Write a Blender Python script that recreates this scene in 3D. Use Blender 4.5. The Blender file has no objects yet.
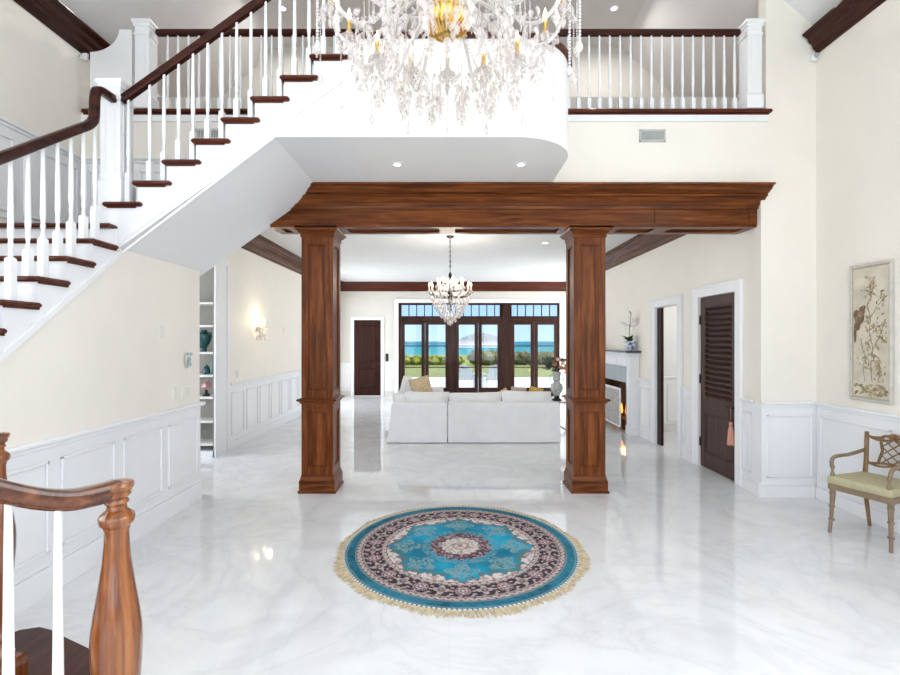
import bpy, bmesh, math, random
from mathutils import Vector, Matrix
random.seed(7)
PI = math.pi
S = bpy.context.scene
COL = S.collection
V3 = Vector

# ------------------------------------------------------------------ helpers
class MB:
    """collects geometry in world (or local) coordinates; build() links it as one mesh object"""
    def __init__(self):
        self.v = []; self.f = []; self.m = []; self.s = []; self.cur = 0; self.sm = False
    def add(self, vs, fs, smooth=None):
        o = len(self.v); self.v.extend([tuple(p) for p in vs])
        for f in fs:
            self.f.append([o+i for i in f]); self.m.append(self.cur)
            self.s.append(self.sm if smooth is None else smooth)
    def box(self, x0, x1, y0, y1, z0, z1, bev=0.0):
        if x1 < x0: x0, x1 = x1, x0
        if y1 < y0: y0, y1 = y1, y0
        if z1 < z0: z0, z1 = z1, z0
        self.boxm(Matrix.Identity(4), x0, x1, y0, y1, z0, z1, bev)
    def boxm(self, M, x0, x1, y0, y1, z0, z1, b=0.0):
        b = min(b, (x1-x0)*.45, (y1-y0)*.45, (z1-z0)*.45)
        if b <= 0:
            vs = [M @ V3(p) for p in ((x0,y0,z0),(x1,y0,z0),(x1,y1,z0),(x0,y1,z0),(x0,y0,z1),(x1,y0,z1),(x1,y1,z1),(x0,y1,z1))]
            self.add(vs, [(3,2,1,0),(4,5,6,7),(0,1,5,4),(1,2,6,5),(2,3,7,6),(3,0,4,7)])
            return
        def ring(x0,x1,y0,y1,z,c):
            return [(x0+c,y0,z),(x1-c,y0,z),(x1,y0+c,z),(x1,y1-c,z),(x1-c,y1,z),(x0+c,y1,z),(x0,y1-c,z),(x0,y0+c,z)]
        rs = [ring(x0+b,x1-b,y0+b,y1-b,z0,b*.4), ring(x0,x1,y0,y1,z0+b,b), ring(x0,x1,y0,y1,z1-b,b), ring(x0+b,x1-b,y0+b,y1-b,z1,b*.4)]
        vs = [M @ V3(p) for r in rs for p in r]
        fs = [tuple(reversed(range(8))), tuple(range(24,32))]
        for k in range(3):
            for i in range(8):
                j = (i+1) % 8
                fs.append((k*8+i, k*8+j, k*8+8+j, k*8+8+i))
        self.add(vs, fs)
    def prism(self, pts, h0, h1, fn):
        """polygon pts (a,b) extruded h0..h1; fn(a,b,h)->xyz"""
        n = len(pts)
        vs = [fn(a,b,h0) for a,b in pts] + [fn(a,b,h1) for a,b in pts]
        fs = [tuple(range(n)), tuple(reversed(range(n,2*n)))]
        for i in range(n):
            j = (i+1) % n
            fs.append((j, i, n+i, n+j))
        self.add(vs, fs)
    def prism_xy(self, pts, z0, z1): self.prism(pts, z0, z1, lambda a,b,h: (a,b,h))
    def prism_xz(self, pts, y0, y1): self.prism(pts, y0, y1, lambda a,b,h: (a,h,b))
    def prism_yz(self, pts, x0, x1): self.prism(pts, x0, x1, lambda a,b,h: (h,a,b))
    def lathe(self, prof, c=(0,0,0), seg=16, M=None, ends=True):
        """prof: list of (r,z)"""
        vs = []; fs = []
        n = len(prof)
        for r, z in prof:
            for i in range(seg):
                t = 2*PI*i/seg
                p = V3((r*math.cos(t), r*math.sin(t), z))
                p = (M @ p) if M is not None else p
                vs.append((p.x+c[0], p.y+c[1], p.z+c[2]))
        for k in range(n-1):
            for i in range(seg):
                j = (i+1) % seg
                fs.append((k*seg+i, k*seg+j, (k+1)*seg+j, (k+1)*seg+i))
        if ends:
            if prof[0][0] > 1e-5: fs.append(tuple(reversed(range(seg))))
            if prof[-1][0] > 1e-5: fs.append(tuple((n-1)*seg+i for i in range(seg)))
        self.add(vs, fs, True)
    def squares(self, prof, cx, cy):
        """stack of squares: prof list of (half,z)"""
        vs = []; fs = []
        for h, z in prof:
            vs += [(cx-h,cy-h,z),(cx+h,cy-h,z),(cx+h,cy+h,z),(cx-h,cy+h,z)]
        n = len(prof)
        for k in range(n-1):
            for i in range(4):
                j = (i+1) % 4
                fs.append((k*4+i, k*4+j, k*4+4+j, k*4+4+i))
        fs.append((3,2,1,0)); fs.append(tuple((n-1)*4+i for i in range(4)))
        self.add(vs, fs, False)
    def sphere(self, c, r, seg=10, rings=6, sc=(1,1,1)):
        prof = [(r*math.sin(PI*k/rings), -r*math.cos(PI*k/rings)) for k in range(rings+1)]
        prof[0] = (r*.02, prof[0][1]); prof[-1] = (r*.02, prof[-1][1])
        M = Matrix.Diagonal((sc[0], sc[1], sc[2], 1))
        self.lathe(prof, c, seg, M)
    def tube(self, pts, r, seg=8, closed=False, flat=None):
        """round tube along pts; r number or list; flat=(w,h) gives a rounded box section"""
        P = [V3(p) for p in pts]; n = len(P)
        R = r if isinstance(r, (list, tuple)) else [r]*n
        vs = []; fs = []
        prev = None
        for i in range(n):
            if closed: t = P[(i+1) % n]-P[i-1]
            else: t = P[min(i+1,n-1)]-P[max(i-1,0)]
            if t.length < 1e-9: t = V3((0,0,1))
            t.normalize()
            up = V3((0,0,1)) if abs(t.z) < .95 else (prev if prev is not None else V3((1,0,0)))
            a = t.cross(up)
            if a.length < 1e-6: a = t.cross(V3((1,0,0)))
            a.normalize(); b = a.cross(t); b.normalize(); prev = b
            for k in range(seg):
                q = 2*PI*(k+.5)/seg
                if flat:
                    ca, sa = math.cos(q), math.sin(q)
                    e = .45
                    x = math.copysign(abs(ca)**e, ca)*flat[0]*.5; y = math.copysign(abs(sa)**e, sa)*flat[1]*.5
                    vs.append(P[i] + a*x + b*y)
                else:
                    vs.append(P[i] + a*(R[i]*math.cos(q)) + b*(R[i]*math.sin(q)))
        m = n if closed else n-1
        for i in range(m):
            i2 = (i+1) % n
            for k in range(seg):
                k2 = (k+1) % seg
                fs.append((i*seg+k, i*seg+k2, i2*seg+k2, i2*seg+k))
        if not closed:
            fs.append(tuple(reversed(range(seg)))); fs.append(tuple((n-1)*seg+k for k in range(seg)))
        self.add(vs, fs, True)
    def sweep(self, prof, p0, p1, out, cut0=0.0, cut1=0.0):
        """straight moulding: prof [(d,z)] closed polygon, from p0 to p1 at wall; out = outward dir. cut: mitre per metre of d"""
        p0 = V3(p0); p1 = V3(p1); out = V3(out).normalized()
        t = (p1-p0).normalized()
        n = len(prof)
        vs = [p0 + out*d + V3((0,0,z)) + t*(cut0*d) for d,z in prof] + [p1 + out*d + V3((0,0,z)) - t*(cut1*d) for d,z in prof]
        fs = [tuple(range(n)), tuple(reversed(range(n,2*n)))]
        for i in range(n):
            j = (i+1) % n
            fs.append((j,i,n+i,n+j))
        self.add(vs, fs, False)
    def quad(self, a, b, c, d): self.add([a,b,c,d], [(0,1,2,3)], False)
    def blob(self, c, r, seed, seg=10, rings=7, amp=.18, sc=(1,1,1)):
        rn = random.Random(seed)
        ph = [rn.uniform(0, 6.28) for _ in range(6)]
        vs = []; fs = []
        for k in range(rings+1):
            a = PI*k/rings
            for i in range(seg):
                t = 2*PI*i/seg
                q = 1+amp*(math.sin(3*t+ph[0]+2*a)+.6*math.sin(5*t+ph[1]-3*a)+.5*math.sin(4*a+ph[2]))
                rr = r*q
                vs.append((c[0]+sc[0]*rr*math.sin(a)*math.cos(t), c[1]+sc[1]*rr*math.sin(a)*math.sin(t), c[2]-sc[2]*rr*math.cos(a)))
        for k in range(rings):
            for i in range(seg):
                j = (i+1) % seg
                fs.append((k*seg+i,k*seg+j,(k+1)*seg+j,(k+1)*seg+i))
        self.add(vs, fs, True)
    def leaf(self, base, tip, w, up=(0,0,1), fold=.25, sag=0.0):
        b = V3(base); t = V3(tip); d = t-b
        side = d.cross(V3(up))
        if side.length < 1e-6: side = V3((1,0,0))
        side.normalize(); nn = side.cross(d).normalized()
        L = [0, .3, .65, 1]; W = [.15, .9, .8, .04]
        vs = []; fs = []
        for l, ww in zip(L, W):
            c = b + d*l + nn*(sag*math.sin(PI*l))
            vs += [c - side*(w*.5*ww) + nn*(fold*w*.5*ww), c, c + side*(w*.5*ww) + nn*(fold*w*.5*ww)]
        for k in range(3):
            fs += [(k*3,k*3+1,k*3+4,k*3+3),(k*3+1,k*3+2,k*3+5,k*3+4)]
        self.add(vs, fs, True)
    def build(self, name, mat, parent=None, loc=None):
        mats = mat if isinstance(mat, (list, tuple)) else [mat]
        off = V3((0,0,0))
        if parent is not None and loc is None:
            p = parent
            while p is not None:
                off += p.location; p = p.parent
        elif loc == 'auto':
            xs = [p[0] for p in self.v]; ys = [p[1] for p in self.v]; zs = [p[2] for p in self.v]
            off = V3(((min(xs)+max(xs))/2, (min(ys)+max(ys))/2, min(zs)))
        elif loc == 'local':
            off = V3((0,0,0))
        me = bpy.data.meshes.new(name)
        me.from_pydata([(p[0]-off.x, p[1]-off.y, p[2]-off.z) for p in self.v], [], self.f)
        for m in mats: me.materials.append(m)
        me.polygons.foreach_set('material_index', self.m)
        me.polygons.foreach_set('use_smooth', self.s)
        bm = bmesh.new(); bm.from_mesh(me)
        bmesh.ops.recalc_face_normals(bm, faces=bm.faces)
        bm.to_mesh(me); bm.free()
        me.update()
        if any(self.s):
            try: me.set_sharp_from_angle(angle=math.radians(38))
            except Exception: pass
        o = bpy.data.objects.new(name, me); COL.objects.link(o)
        if parent is not None: o.parent = parent
        if loc == 'auto' and parent is None: o.location = off
        return o

def tag(o, label=None, cat=None, group=None, kind=None):
    if label: o['label'] = label
    if cat: o['category'] = cat
    if group: o['group'] = group
    if kind: o['kind'] = kind
    return o
def thing(name, label, cat, loc, group=None, kind=None, rotz=0.0):
    o = bpy.data.objects.new(name, None); o.empty_display_size = .1
    COL.objects.link(o); o.location = loc; o.rotation_euler = (0,0,rotz)
    return tag(o, label, cat, group, kind)
def struct(name, mb, mat, label, cat):
    return tag(mb.build(name, mat, None, 'auto'), label, cat, None, 'structure')
def dup_tree(root, loc, rotz=None, label=None):
    r = root.copy(); COL.objects.link(r); r.location = loc
    if rotz is not None: r.rotation_euler = (0,0,rotz)
    if label: r['label'] = label
    def rec(a, b):
        for ch in list(a.children):
            c = ch.copy(); COL.objects.link(c); c.parent = b
            rec(ch, c)
    rec(root, r)
    return r

# ------------------------------------------------------------------ materials
def new_mat(name):
    m = bpy.data.materials.new(name); m.use_nodes = True
    nt = m.node_tree
    return m, nt, nt.nodes['Principled BSDF']
def N(nt, t, **kw):
    n = nt.nodes.new(t)
    for k, v in kw.items(): setattr(n, k, v)
    return n
def ramp(nt, stops, fac):
    r = N(nt, 'ShaderNodeValToRGB')
    e = r.color_ramp.elements
    while len(e) < len(stops): e.new(.5)
    for i, (p, c) in enumerate(stops):
        e[i].position = p; e[i].color = (c[0], c[1], c[2], 1)
    nt.links.new(fac, r.inputs['Fac'])
    return r.outputs['Color']
def coords(nt, scale, obj=True):
    tc = N(nt, 'ShaderNodeTexCoord'); mp = N(nt, 'ShaderNodeMapping')
    mp.inputs['Scale'].default_value = scale
    nt.links.new(tc.outputs['Object'], mp.inputs['Vector'])
    return mp.outputs['Vector']
def noise(nt, vec, scale, detail=4, rough=.55, dist=0.0):
    n = N(nt, 'ShaderNodeTexNoise'); n.inputs['Scale'].default_value = scale
    n.inputs['Detail'].default_value = detail; n.inputs['Roughness'].default_value = rough
    n.inputs['Distortion'].default_value = dist
    nt.links.new(vec, n.inputs['Vector'])
    return n.outputs['Fac']
def bump(nt, b, h, strength, dist=.01):
    bp = N(nt, 'ShaderNodeBump'); bp.inputs['Strength'].default_value = strength
    bp.inputs['Distance'].default_value = dist
    nt.links.new(h, bp.inputs['Height']); nt.links.new(bp.outputs['Normal'], b.inputs['Normal'])
def paint(name, c, rough=.5, var=.03, spec=.5, bmp=0.0, scale=3.0):
    m, nt, b = new_mat(name)
    v = coords(nt, (1,1,1)); f = noise(nt, v, scale, 3)
    lo = tuple(x*(1-var) for x in c); hi = tuple(min(1, x*(1+var)) for x in c)
    nt.links.new(ramp(nt, [(.3, lo), (.7, hi)], f), b.inputs['Base Color'])
    b.inputs['Roughness'].default_value = rough
    b.inputs['Specular IOR Level'].default_value = spec
    if bmp: bump(nt, b, noise(nt, v, 180, 2), bmp, .002)
    return m
def wood(name, dark, mid, light, axis='z', rough=.22, sc=1.0, coat=.3):
    m, nt, b = new_mat(name)
    s = {'x': (.9, 14, 14), 'y': (14, .9, 14), 'z': (14, 14, .9)}[axis]
    v = coords(nt, tuple(q*sc for q in s))
    f1 = noise(nt, v, 1.6, 6, .62, .6)
    v2 = coords(nt, tuple(q*sc*5 for q in s)); f2 = noise(nt, v2, 2.0, 3, .6)
    mx = N(nt, 'ShaderNodeMath', operation='MULTIPLY_ADD'); mx.inputs[1].default_value = .25
    nt.links.new(f2, mx.inputs[0]); nt.links.new(f1, mx.inputs[2])
    nt.links.new(ramp(nt, [(.36, dark), (.60, mid), (.84, light)], mx.outputs[0]), b.inputs['Base Color'])
    b.inputs['Roughness'].default_value = rough
    b.inputs['Specular IOR Level'].default_value = .13; b.inputs['Coat Weight'].default_value = coat; b.inputs['Coat Roughness'].default_value = .08
    bump(nt, b, mx.outputs[0], .06, .004)
    return m
def metal(name, c, rough=.3, met=1.0):
    m, nt, b = new_mat(name)
    v = coords(nt, (1,1,1)); f = noise(nt, v, 25, 2)
    nt.links.new(ramp(nt, [(.3, tuple(x*.85 for x in c)), (.7, c)], f), b.inputs['Base Color'])
    b.inputs['Metallic'].default_value = met; b.inputs['Roughness'].default_value = rough
    return m
def emit(name, c, strength):
    m, nt, b = new_mat(name)
    b.inputs['Base Color'].default_value = (*c, 1)
    b.inputs['Emission Color'].default_value = (*c, 1); b.inputs['Emission Strength'].default_value = strength
    return m
def crystal(name, tint=(1,1,1), tr=.55, white=.2):
    """thin clear glass: see-through with bright glossy facets"""
    m, nt, b = new_mat(name)
    out = nt.nodes['Material Output']
    t = N(nt, 'ShaderNodeBsdfTransparent'); t.inputs['Color'].default_value = (*tint, 1)
    b.inputs['Base Color'].default_value = (tint[0]*.78, tint[1]*.765, tint[2]*.755, 1)
    b.inputs['Roughness'].default_value = .06; b.inputs['Specular IOR Level'].default_value = 1.0
    b.inputs['Coat Weight'].default_value = 1.0; b.inputs['Coat Roughness'].default_value = .03
    mx = N(nt, 'ShaderNodeMixShader')
    lw = N(nt, 'ShaderNodeLayerWeight'); lw.inputs['Blend'].default_value = .5
    ma = N(nt, 'ShaderNodeMath', operation='MULTIPLY_ADD'); ma.inputs[1].default_value = 1-tr; ma.inputs[2].default_value = white
    ma.use_clamp = True
    nt.links.new(lw.outputs['Facing'], ma.inputs[0])
    nt.links.new(ma.outputs[0], mx.inputs['Fac'])
    nt.links.new(t.outputs[0], mx.inputs[1]); nt.links.new(b.outputs[0], mx.inputs[2])
    nt.links.new(mx.outputs[0], out.inputs['Surface'])
    return m
def glass(name):
    m, nt, b = new_mat(name)
    out = nt.nodes['Material Output']
    t = N(nt, 'ShaderNodeBsdfTransparent'); t.inputs['Color'].default_value = (.97,.985,.98,1)
    g = N(nt, 'ShaderNodeBsdfGlossy'); g.inputs['Roughness'].default_value = .01
    lw = N(nt, 'ShaderNodeLayerWeight'); lw.inputs['Blend'].default_value = .5
    pw = N(nt, 'ShaderNodeMath', operation='POWER'); pw.inputs[1].default_value = 5.0
    nt.links.new(lw.outputs['Facing'], pw.inputs[0])
    fr = N(nt, 'ShaderNodeMath', operation='MULTIPLY_ADD'); fr.inputs[1].default_value = .9; fr.inputs[2].default_value = .03
    nt.links.new(pw.outputs[0], fr.inputs[0])
    mx = N(nt, 'ShaderNodeMixShader')
    nt.links.new(fr.outputs[0], mx.inputs['Fac']); nt.links.new(t.outputs[0], mx.inputs[1]); nt.links.new(g.outputs[0], mx.inputs[2])
    nt.links.new(mx.outputs[0], out.inputs['Surface'])
    return m

WHITE = paint('white_trim_paint', (.80,.805,.815), .42, .012)
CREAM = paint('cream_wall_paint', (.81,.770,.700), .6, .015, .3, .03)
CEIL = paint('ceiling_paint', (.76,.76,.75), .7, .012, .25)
WARMW = paint('lamp_warmed_white', (.80,.79,.765), .5, .012, .4)  # landing's white with the chandelier's warm light mixed into the colour
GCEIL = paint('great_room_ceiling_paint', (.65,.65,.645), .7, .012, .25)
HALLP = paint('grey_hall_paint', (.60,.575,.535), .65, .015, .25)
W_Z = wood('walnut_vertical', (.022,.005,.002), (.112,.030,.007), (.245,.074,.018), 'z', .28, 1.0, .03)
W_X = wood('walnut_lengthwise', (.022,.005,.002), (.112,.030,.007), (.245,.074,.018), 'x', .28, 1.0, .03)
W_Y = wood('walnut_receding', (.040,.013,.006), (.085,.030,.014), (.14,.055,.027), 'y', .27, 1.0, .15)
NEWEL = wood('polished_newel_wood', (.034,.008,.003), (.165,.048,.012), (.40,.145,.036), 'z', .10, .5, 1.0)
RAILF = wood('polished_handrail_wood', (.022,.006,.002), (.085,.023,.007), (.20,.062,.017), 'x', .13, .8, .9)
TREAD_X = wood('dark_tread_wood', (.032,.007,.004), (.072,.016,.008), (.12,.030,.014), 'x', .28, 1.0, .15)
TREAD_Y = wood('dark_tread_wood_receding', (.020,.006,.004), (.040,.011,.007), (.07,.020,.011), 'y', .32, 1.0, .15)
RAIL_X = wood('dark_rail_wood', (.014,.004,.003), (.033,.008,.005), (.062,.016,.009), 'x', .22, 1.0, .15)
RAIL_Y = wood('dark_rail_wood_receding', (.014,.004,.003), (.033,.008,.005), (.062,.016,.009), 'y', .22, 1.0, .15)
DOORW = wood('espresso_door_wood', (.030,.015,.012), (.060,.031,.025), (.088,.047,.038), 'z', .35, 1.0, .15)
REDDOOR = wood('mahogany_door_wood', (.012,.003,.002), (.027,.007,.0045), (.047,.013,.007), 'z', .4, 1.0, .1)
FRENCHW = wood('french_door_wood', (.014,.005,.003), (.030,.011,.007), (.053,.021,.013), 'z', .35, 1.0, .15)
BRONZE = metal('dark_bronze', (.055,.045,.04), .35)
GOLD = metal('gold_leaf', (.80,.52,.16), .22)
SILVER = metal('silvered_metal', (.62,.60,.56), .3)
GLASS = glass('window_glass')
CRYS = crystal('chandelier_crystal', (.98,.955,.94), .45, .26)
CRYS_W = crystal('milky_crystal', (.97,.955,.94), .30, .45)
BULB = emit('warm_bulb', (1.0,.83,.55), 5.0)
LENS = emit('downlight_lens', (1.0,.97,.93), 1.6)
FIRE = emit('flame', (1.0,.34,.05), 1.1)
SOFA = paint('white_slipcover', (.80,.80,.80), .85, .03, .15, .1, 6)
GREYST = paint('grey_stone', (.30,.33,.36), .3, .12)
BLACK = paint('black_firebox', (.02,.018,.016), .8, .2)

def marble():
    m, nt, b = new_mat('polished_white_marble')
    v = coords(nt, (1,1,1))
    f = noise(nt, v, .9, 7, .62, 1.6)
    ab = N(nt, 'ShaderNodeMath', operation='SUBTRACT'); ab.inputs[1].default_value = .5; nt.links.new(f, ab.inputs[0])
    aa = N(nt, 'ShaderNodeMath', operation='ABSOLUTE'); nt.links.new(ab.outputs[0], aa.inputs[0])
    vein = ramp(nt, [(0.0, (.665,.67,.68)), (.035, (.715,.718,.72)), (.16, (.755,.76,.765))], aa.outputs[0])
    f2 = noise(nt, v, 2.6, 6, .6, .8)
    cl = ramp(nt, [(.30, (.90,.905,.915)), (.50,(.97,.973,.977)), (.70, (1,1,1))], f2)
    mul = N(nt, 'ShaderNodeMixRGB', blend_type='MULTIPLY'); mul.inputs['Fac'].default_value = 1
    nt.links.new(vein, mul.inputs['Color1']); nt.links.new(cl, mul.inputs['Color2'])
    br = N(nt, 'ShaderNodeTexBrick'); br.offset = 0.0
    br.inputs['Scale'].default_value = 1.0; br.inputs['Brick Width'].default_value = .92; br.inputs['Row Height'].default_value = .92
    br.inputs['Mortar Size'].default_value = .0022; br.inputs['Mortar Smooth'].default_value = .3
    br.inputs['Color1'].default_value = (1,1,1,1); br.inputs['Color2'].default_value = (.975,.975,.98,1); br.inputs['Mortar'].default_value = (.93,.93,.93,1)
    nt.links.new(v, br.inputs['Vector'])
    mu2 = N(nt, 'ShaderNodeMixRGB', blend_type='MULTIPLY'); mu2.inputs['Fac'].default_value = 1
    nt.links.new(mul.outputs[0], mu2.inputs['Color1']); nt.links.new(br.outputs['Color'], mu2.inputs['Color2'])
    nt.links.new(mu2.outputs[0], b.inputs['Base Color'])
    b.inputs['Roughness'].default_value = .045
    b.inputs['Specular IOR Level'].default_value = .62
    return m
MARBLE = marble()
SKY_STR, SUN_E, WIN_E, SIDE_E, HALL_E, HSIDE_E, FOY_E, UP_E, CH_E, CH2_E, EXPO = .9, 3.2, 67, 116, 55, 148, 5, 14, 0.8, 36, 0.68
# ------------------------------------------------------------------ camera
cam = bpy.data.cameras.new('camera'); co = bpy.data.objects.new('camera', cam); COL.objects.link(co)
co.location = (0,0,1.7); co.rotation_euler = (PI/2,0,0)
cam.sensor_width = 36; cam.lens = 36*480/900
cam.shift_x = 1/900; cam.shift_y = 3.5/900; cam.clip_end = 12000; cam.clip_start = .05
S.camera = co
HW = 4.0            # half width of the entrance hall
YW = 5.23           # plane of the wall with the balcony
GL, GR = -3.42, 3.42
YB = 14.8           # far wall of the great room
GC = 3.5            # great room ceiling
SOF = 3.374         # underside of the landing
LZ = 4.2175         # upper floor level
REAR = -3.2

# ------------------------------------------------------------------ floor, ceilings
m = MB(); m.box(-6.2,6.2,REAR-.2,YB+.25,-.12,0)
struct('floor', m, MARBLE, 'polished white marble floor of the hall and great room', 'floor')
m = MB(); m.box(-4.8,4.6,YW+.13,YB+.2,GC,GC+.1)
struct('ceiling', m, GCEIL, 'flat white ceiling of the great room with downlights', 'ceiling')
m = MB()
SL = [(-HW-.2,4.92),(-HW,5.10),(-2.67,6.30),(2.67,6.30),(HW,5.10),(HW+.2,4.92),(HW+.2,5.05),(2.72,6.42),(-2.72,6.42),(-HW-.2,5.05)]
m.prism_xz(SL, REAR-.2, 7.6)
struct('ceiling', m, CEIL, 'vaulted pale ceiling high above hall and balcony', 'ceiling')
m = MB(); m.box(-HW-.1,HW+.1,YW+.13,7.6,LZ-.2,LZ-.005)
struct('floor', m, W_X, 'upper hall floor behind the balcony railings', 'floor')
# ------------------------------------------------------------------ walls
HWIN = (-2.6,1.9,1.15,4.5)      # tall windows added in both side walls beside the camera, for fill light
def side_wall(x0, x1):
    m = MB(); m.box(x0,x1,REAR,HWIN[0],0,5.10); m.box(x0,x1,HWIN[1],YW+.12,0,5.10); m.box(x0,x1,YW+.12,7.6,3.65,5.10); m.box(x0,x1,HWIN[0],HWIN[1],0,HWIN[2]); m.box(x0,x1,HWIN[0],HWIN[1],HWIN[3],5.10)
    return m
struct('wall_left', side_wall(-HW-.14,-HW), CREAM, 'tall cream wall beside the staircase', 'wall')
struct('wall_right', side_wall(HW,HW+.14), CREAM, 'tall cream wall at right behind the painting and chair', 'wall')
m = MB()
m.prism_xz([(-HW,0),(-2.78,0),(-2.78,2.46),(-1.50,SOF+.0),(-1.43,SOF),(3.40,SOF),(3.40,0),(HW,0),(HW,5.10),(3.45,5.60),(3.45,LZ-.03),(-HW,LZ-.03)], YW, YW+.12)
struct('wall_balcony', m, CREAM, 'cream wall carrying the balcony above the wooden beam', 'wall')
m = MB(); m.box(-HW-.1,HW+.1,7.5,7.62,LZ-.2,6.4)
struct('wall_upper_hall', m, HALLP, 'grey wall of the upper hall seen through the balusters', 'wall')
# wall under lower flight (plane x=-2.70)
SLOPE1 = (2.383-1.59)/(3.904-2.886)
def l1(y): return 1.59+(y-2.886)*SLOPE1-.02
m = MB(); m.prism_yz([(2.0,0),(YW-.035,0),(YW-.035,2.46),(3.94,2.46),(3.94,l1(3.94)),(2.0,l1(2.0))], -2.70, -2.82)
struct('wall_under_stairs', m, CREAM, 'cream wall under the staircase with white wainscot', 'wall')
# great room
SWIN = (11.5,14.3,.25,2.9)  # openings for the added side windows hidden behind the columns
m = MB(); m.box(GL-.12,GL,7.385,SWIN[0],0,GC); m.box(GL-.012,GL,7.0,7.385,2.9,GC); m.box(GL-.12,GL,SWIN[1],YB,0,GC); m.box(GL-.12,GL,SWIN[0],SWIN[1],0,SWIN[2]); m.box(GL-.12,GL,SWIN[0],SWIN[1],SWIN[3],GC)
struct('wall_great_room_left', m, CREAM, 'cream great room wall at left with crystal sconce', 'wall')
m = MB(); m.box(-4.9,-4.78,YW+.13,5.55,0,GC); m.box(-4.9,-4.78,6.95,7.4,0,GC); m.box(-4.9,-4.78,5.55,6.95,0,.5); m.box(-4.9,-4.78,5.55,6.95,2.9,GC)
struct('wall_side_hall', m, CREAM, 'end wall of the side hall beyond the staircase', 'wall')
def wall_x(mb, x0, x1, y0, y1, z1, holes):
    """wall slab between x0..x1 running y0..y1 with holes (ya,yb,ztop) reaching the floor"""
    y = y0
    for ya, yb, zt in sorted(holes):
        mb.box(x0,x1,y,ya,0,z1); mb.box(x0,x1,ya,yb,zt,z1); y = yb
    mb.box(x0,x1,y,y1,0,z1)
D1 = (5.705,6.555,2.29); D2 = (7.14,7.92,2.25)
m = MB(); wall_x(m, GR, GR+.12, YW+.125, 11.2, GC, [D1, D2, (8.99,10.63,.92)])
struct('wall_great_room_right', m, CREAM, 'cream great room wall at right with doors and fireplace', 'wall')
m = MB(); m.box(GR+.12,4.45,11.08,11.2,0,GC); m.box(4.33,4.45,11.2,SWIN[0],0,GC); m.box(4.33,4.45,SWIN[1],YB,0,GC); m.box(4.33,4.45,SWIN[0],SWIN[1],0,SWIN[2]); m.box(4.33,4.45,SWIN[0],SWIN[1],SWIN[3],GC)
struct('wall_window_bay', m, CREAM, 'wall stepping out beyond the fireplace beside the french doors', 'wall')
WX0, WX1, WZ = -1.557, 3.41, 2.875      # french door opening
BD = (-2.93,-2.10,2.35)                # back door
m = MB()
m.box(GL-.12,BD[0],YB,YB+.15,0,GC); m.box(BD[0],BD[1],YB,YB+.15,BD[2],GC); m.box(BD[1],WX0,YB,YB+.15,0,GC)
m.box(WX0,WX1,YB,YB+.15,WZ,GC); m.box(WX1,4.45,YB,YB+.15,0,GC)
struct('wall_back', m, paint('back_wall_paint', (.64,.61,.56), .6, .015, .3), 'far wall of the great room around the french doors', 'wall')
# side room behind the open door
m = MB(); m.box(GR+.12,5.5,8.95,9.05,0,GC)
struct('wall_side_room', m, paint('side_room_paint', (.70,.705,.69), .6, .015, .3), 'pale wall of the side room seen through the open doorway', 'wall')
m = MB(); m.box(5.4,5.5,5.6,8.95,0,GC); m.box(GR+.13,5.5,5.5,5.6,0,GC); m.box(GR+.13,5.5,5.5,9.05,2.75,2.85)
struct('wall_side_room', m, WHITE, 'side room shell behind the louvred closet wall', 'wall')
# rear wall with big entrance windows (behind the camera)
m = MB()
RW = [(-3.5,-1.2),(-.85,.85),(1.2,3.5)]
xs = [-HW] + [q for p in RW for q in p] + [HW]
for i in range(0, len(xs), 2): m.box(xs[i],xs[i+1],REAR-.15,REAR,0,5.2)
for a, b in RW: m.box(a,b,REAR-.15,REAR,4.6,5.2); m.box(a,b,REAR-.15,REAR,0,.05)
m.prism_xz([(-HW,5.2),(HW,5.2),(2.67,6.3),(-2.67,6.3)], REAR-.15, REAR)
struct('wall_rear', m, CREAM, 'entrance wall with tall windows behind the camera', 'wall')

# ------------------------------------------------------------------ wainscot
RZ = 1.03
def wains(mb, o, s, n, a, b, npan, base=.155, top=RZ, margin=.10):
    """o origin on wall, s dir along, n outward normal; a..b range"""
    o = V3(o); s = V3(s); n = V3(n)
    M = Matrix(((s.x,n.x,0,o.x),(s.y,n.y,0,o.y),(s.z,n.z,1,o.z),(0,0,0,1)))
    L = b-a
    mb.boxm(M, a, b, -.0, .012, base, top-.02)
    # cap rail
    mb.boxm(M, a, b, 0, .045, top-.02, top+.012, .008)
    mb.boxm(M, a, b, 0, .028, top-.05, top-.02, .006)
    # raised panel frames
    w = L/npan
    for k in range(npan):
        p, q = a+k*w+margin*.5, a+(k+1)*w-margin*.5
        z0, z1 = base+.06, top-.13
        t = .024
        for (x0,x1,y0,y1) in ((p,q,z0,z0+t),(p,q,z1-t,z1),(p,p+t,z0,z1),(q-t,q,z0,z1)):
            mb.boxm(M, x0, x1, .012, .027, y0, y1, .006)
def basebd(mb, o, s, n, a, b, h=.155):
    o = V3(o); s = V3(s); n = V3(n)
    M = Matrix(((s.x,n.x,0,o.x),(s.y,n.y,0,o.y),(s.z,n.z,1,o.z),(0,0,0,1)))
    mb.boxm(M, a, b, 0, .028, 0.001, h-.03); mb.boxm(M, a, b, 0, .02, h-.03, h, .006)
X, Y_, nX, nY = (1,0,0),(0,1,0),(-1,0,0),(0,-1,0)
m = MB(); wains(m,(-2.70,0,0),Y_,X,2.0,YW-.06,5,.22)
m.box(-2.74,-2.69,YW-.06,YW-.036,.22,RZ-.02); m.box(-2.76,-2.64,YW-.08,YW-.03,RZ-.021,RZ+.013)
struct('trim_1', m, WHITE, 'white panelled wainscot on the wall under the stairs', 'wainscot')
m = MB(); basebd(m,(-2.70,0,0),Y_,X,2.0,YW-.035,.22)
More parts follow.
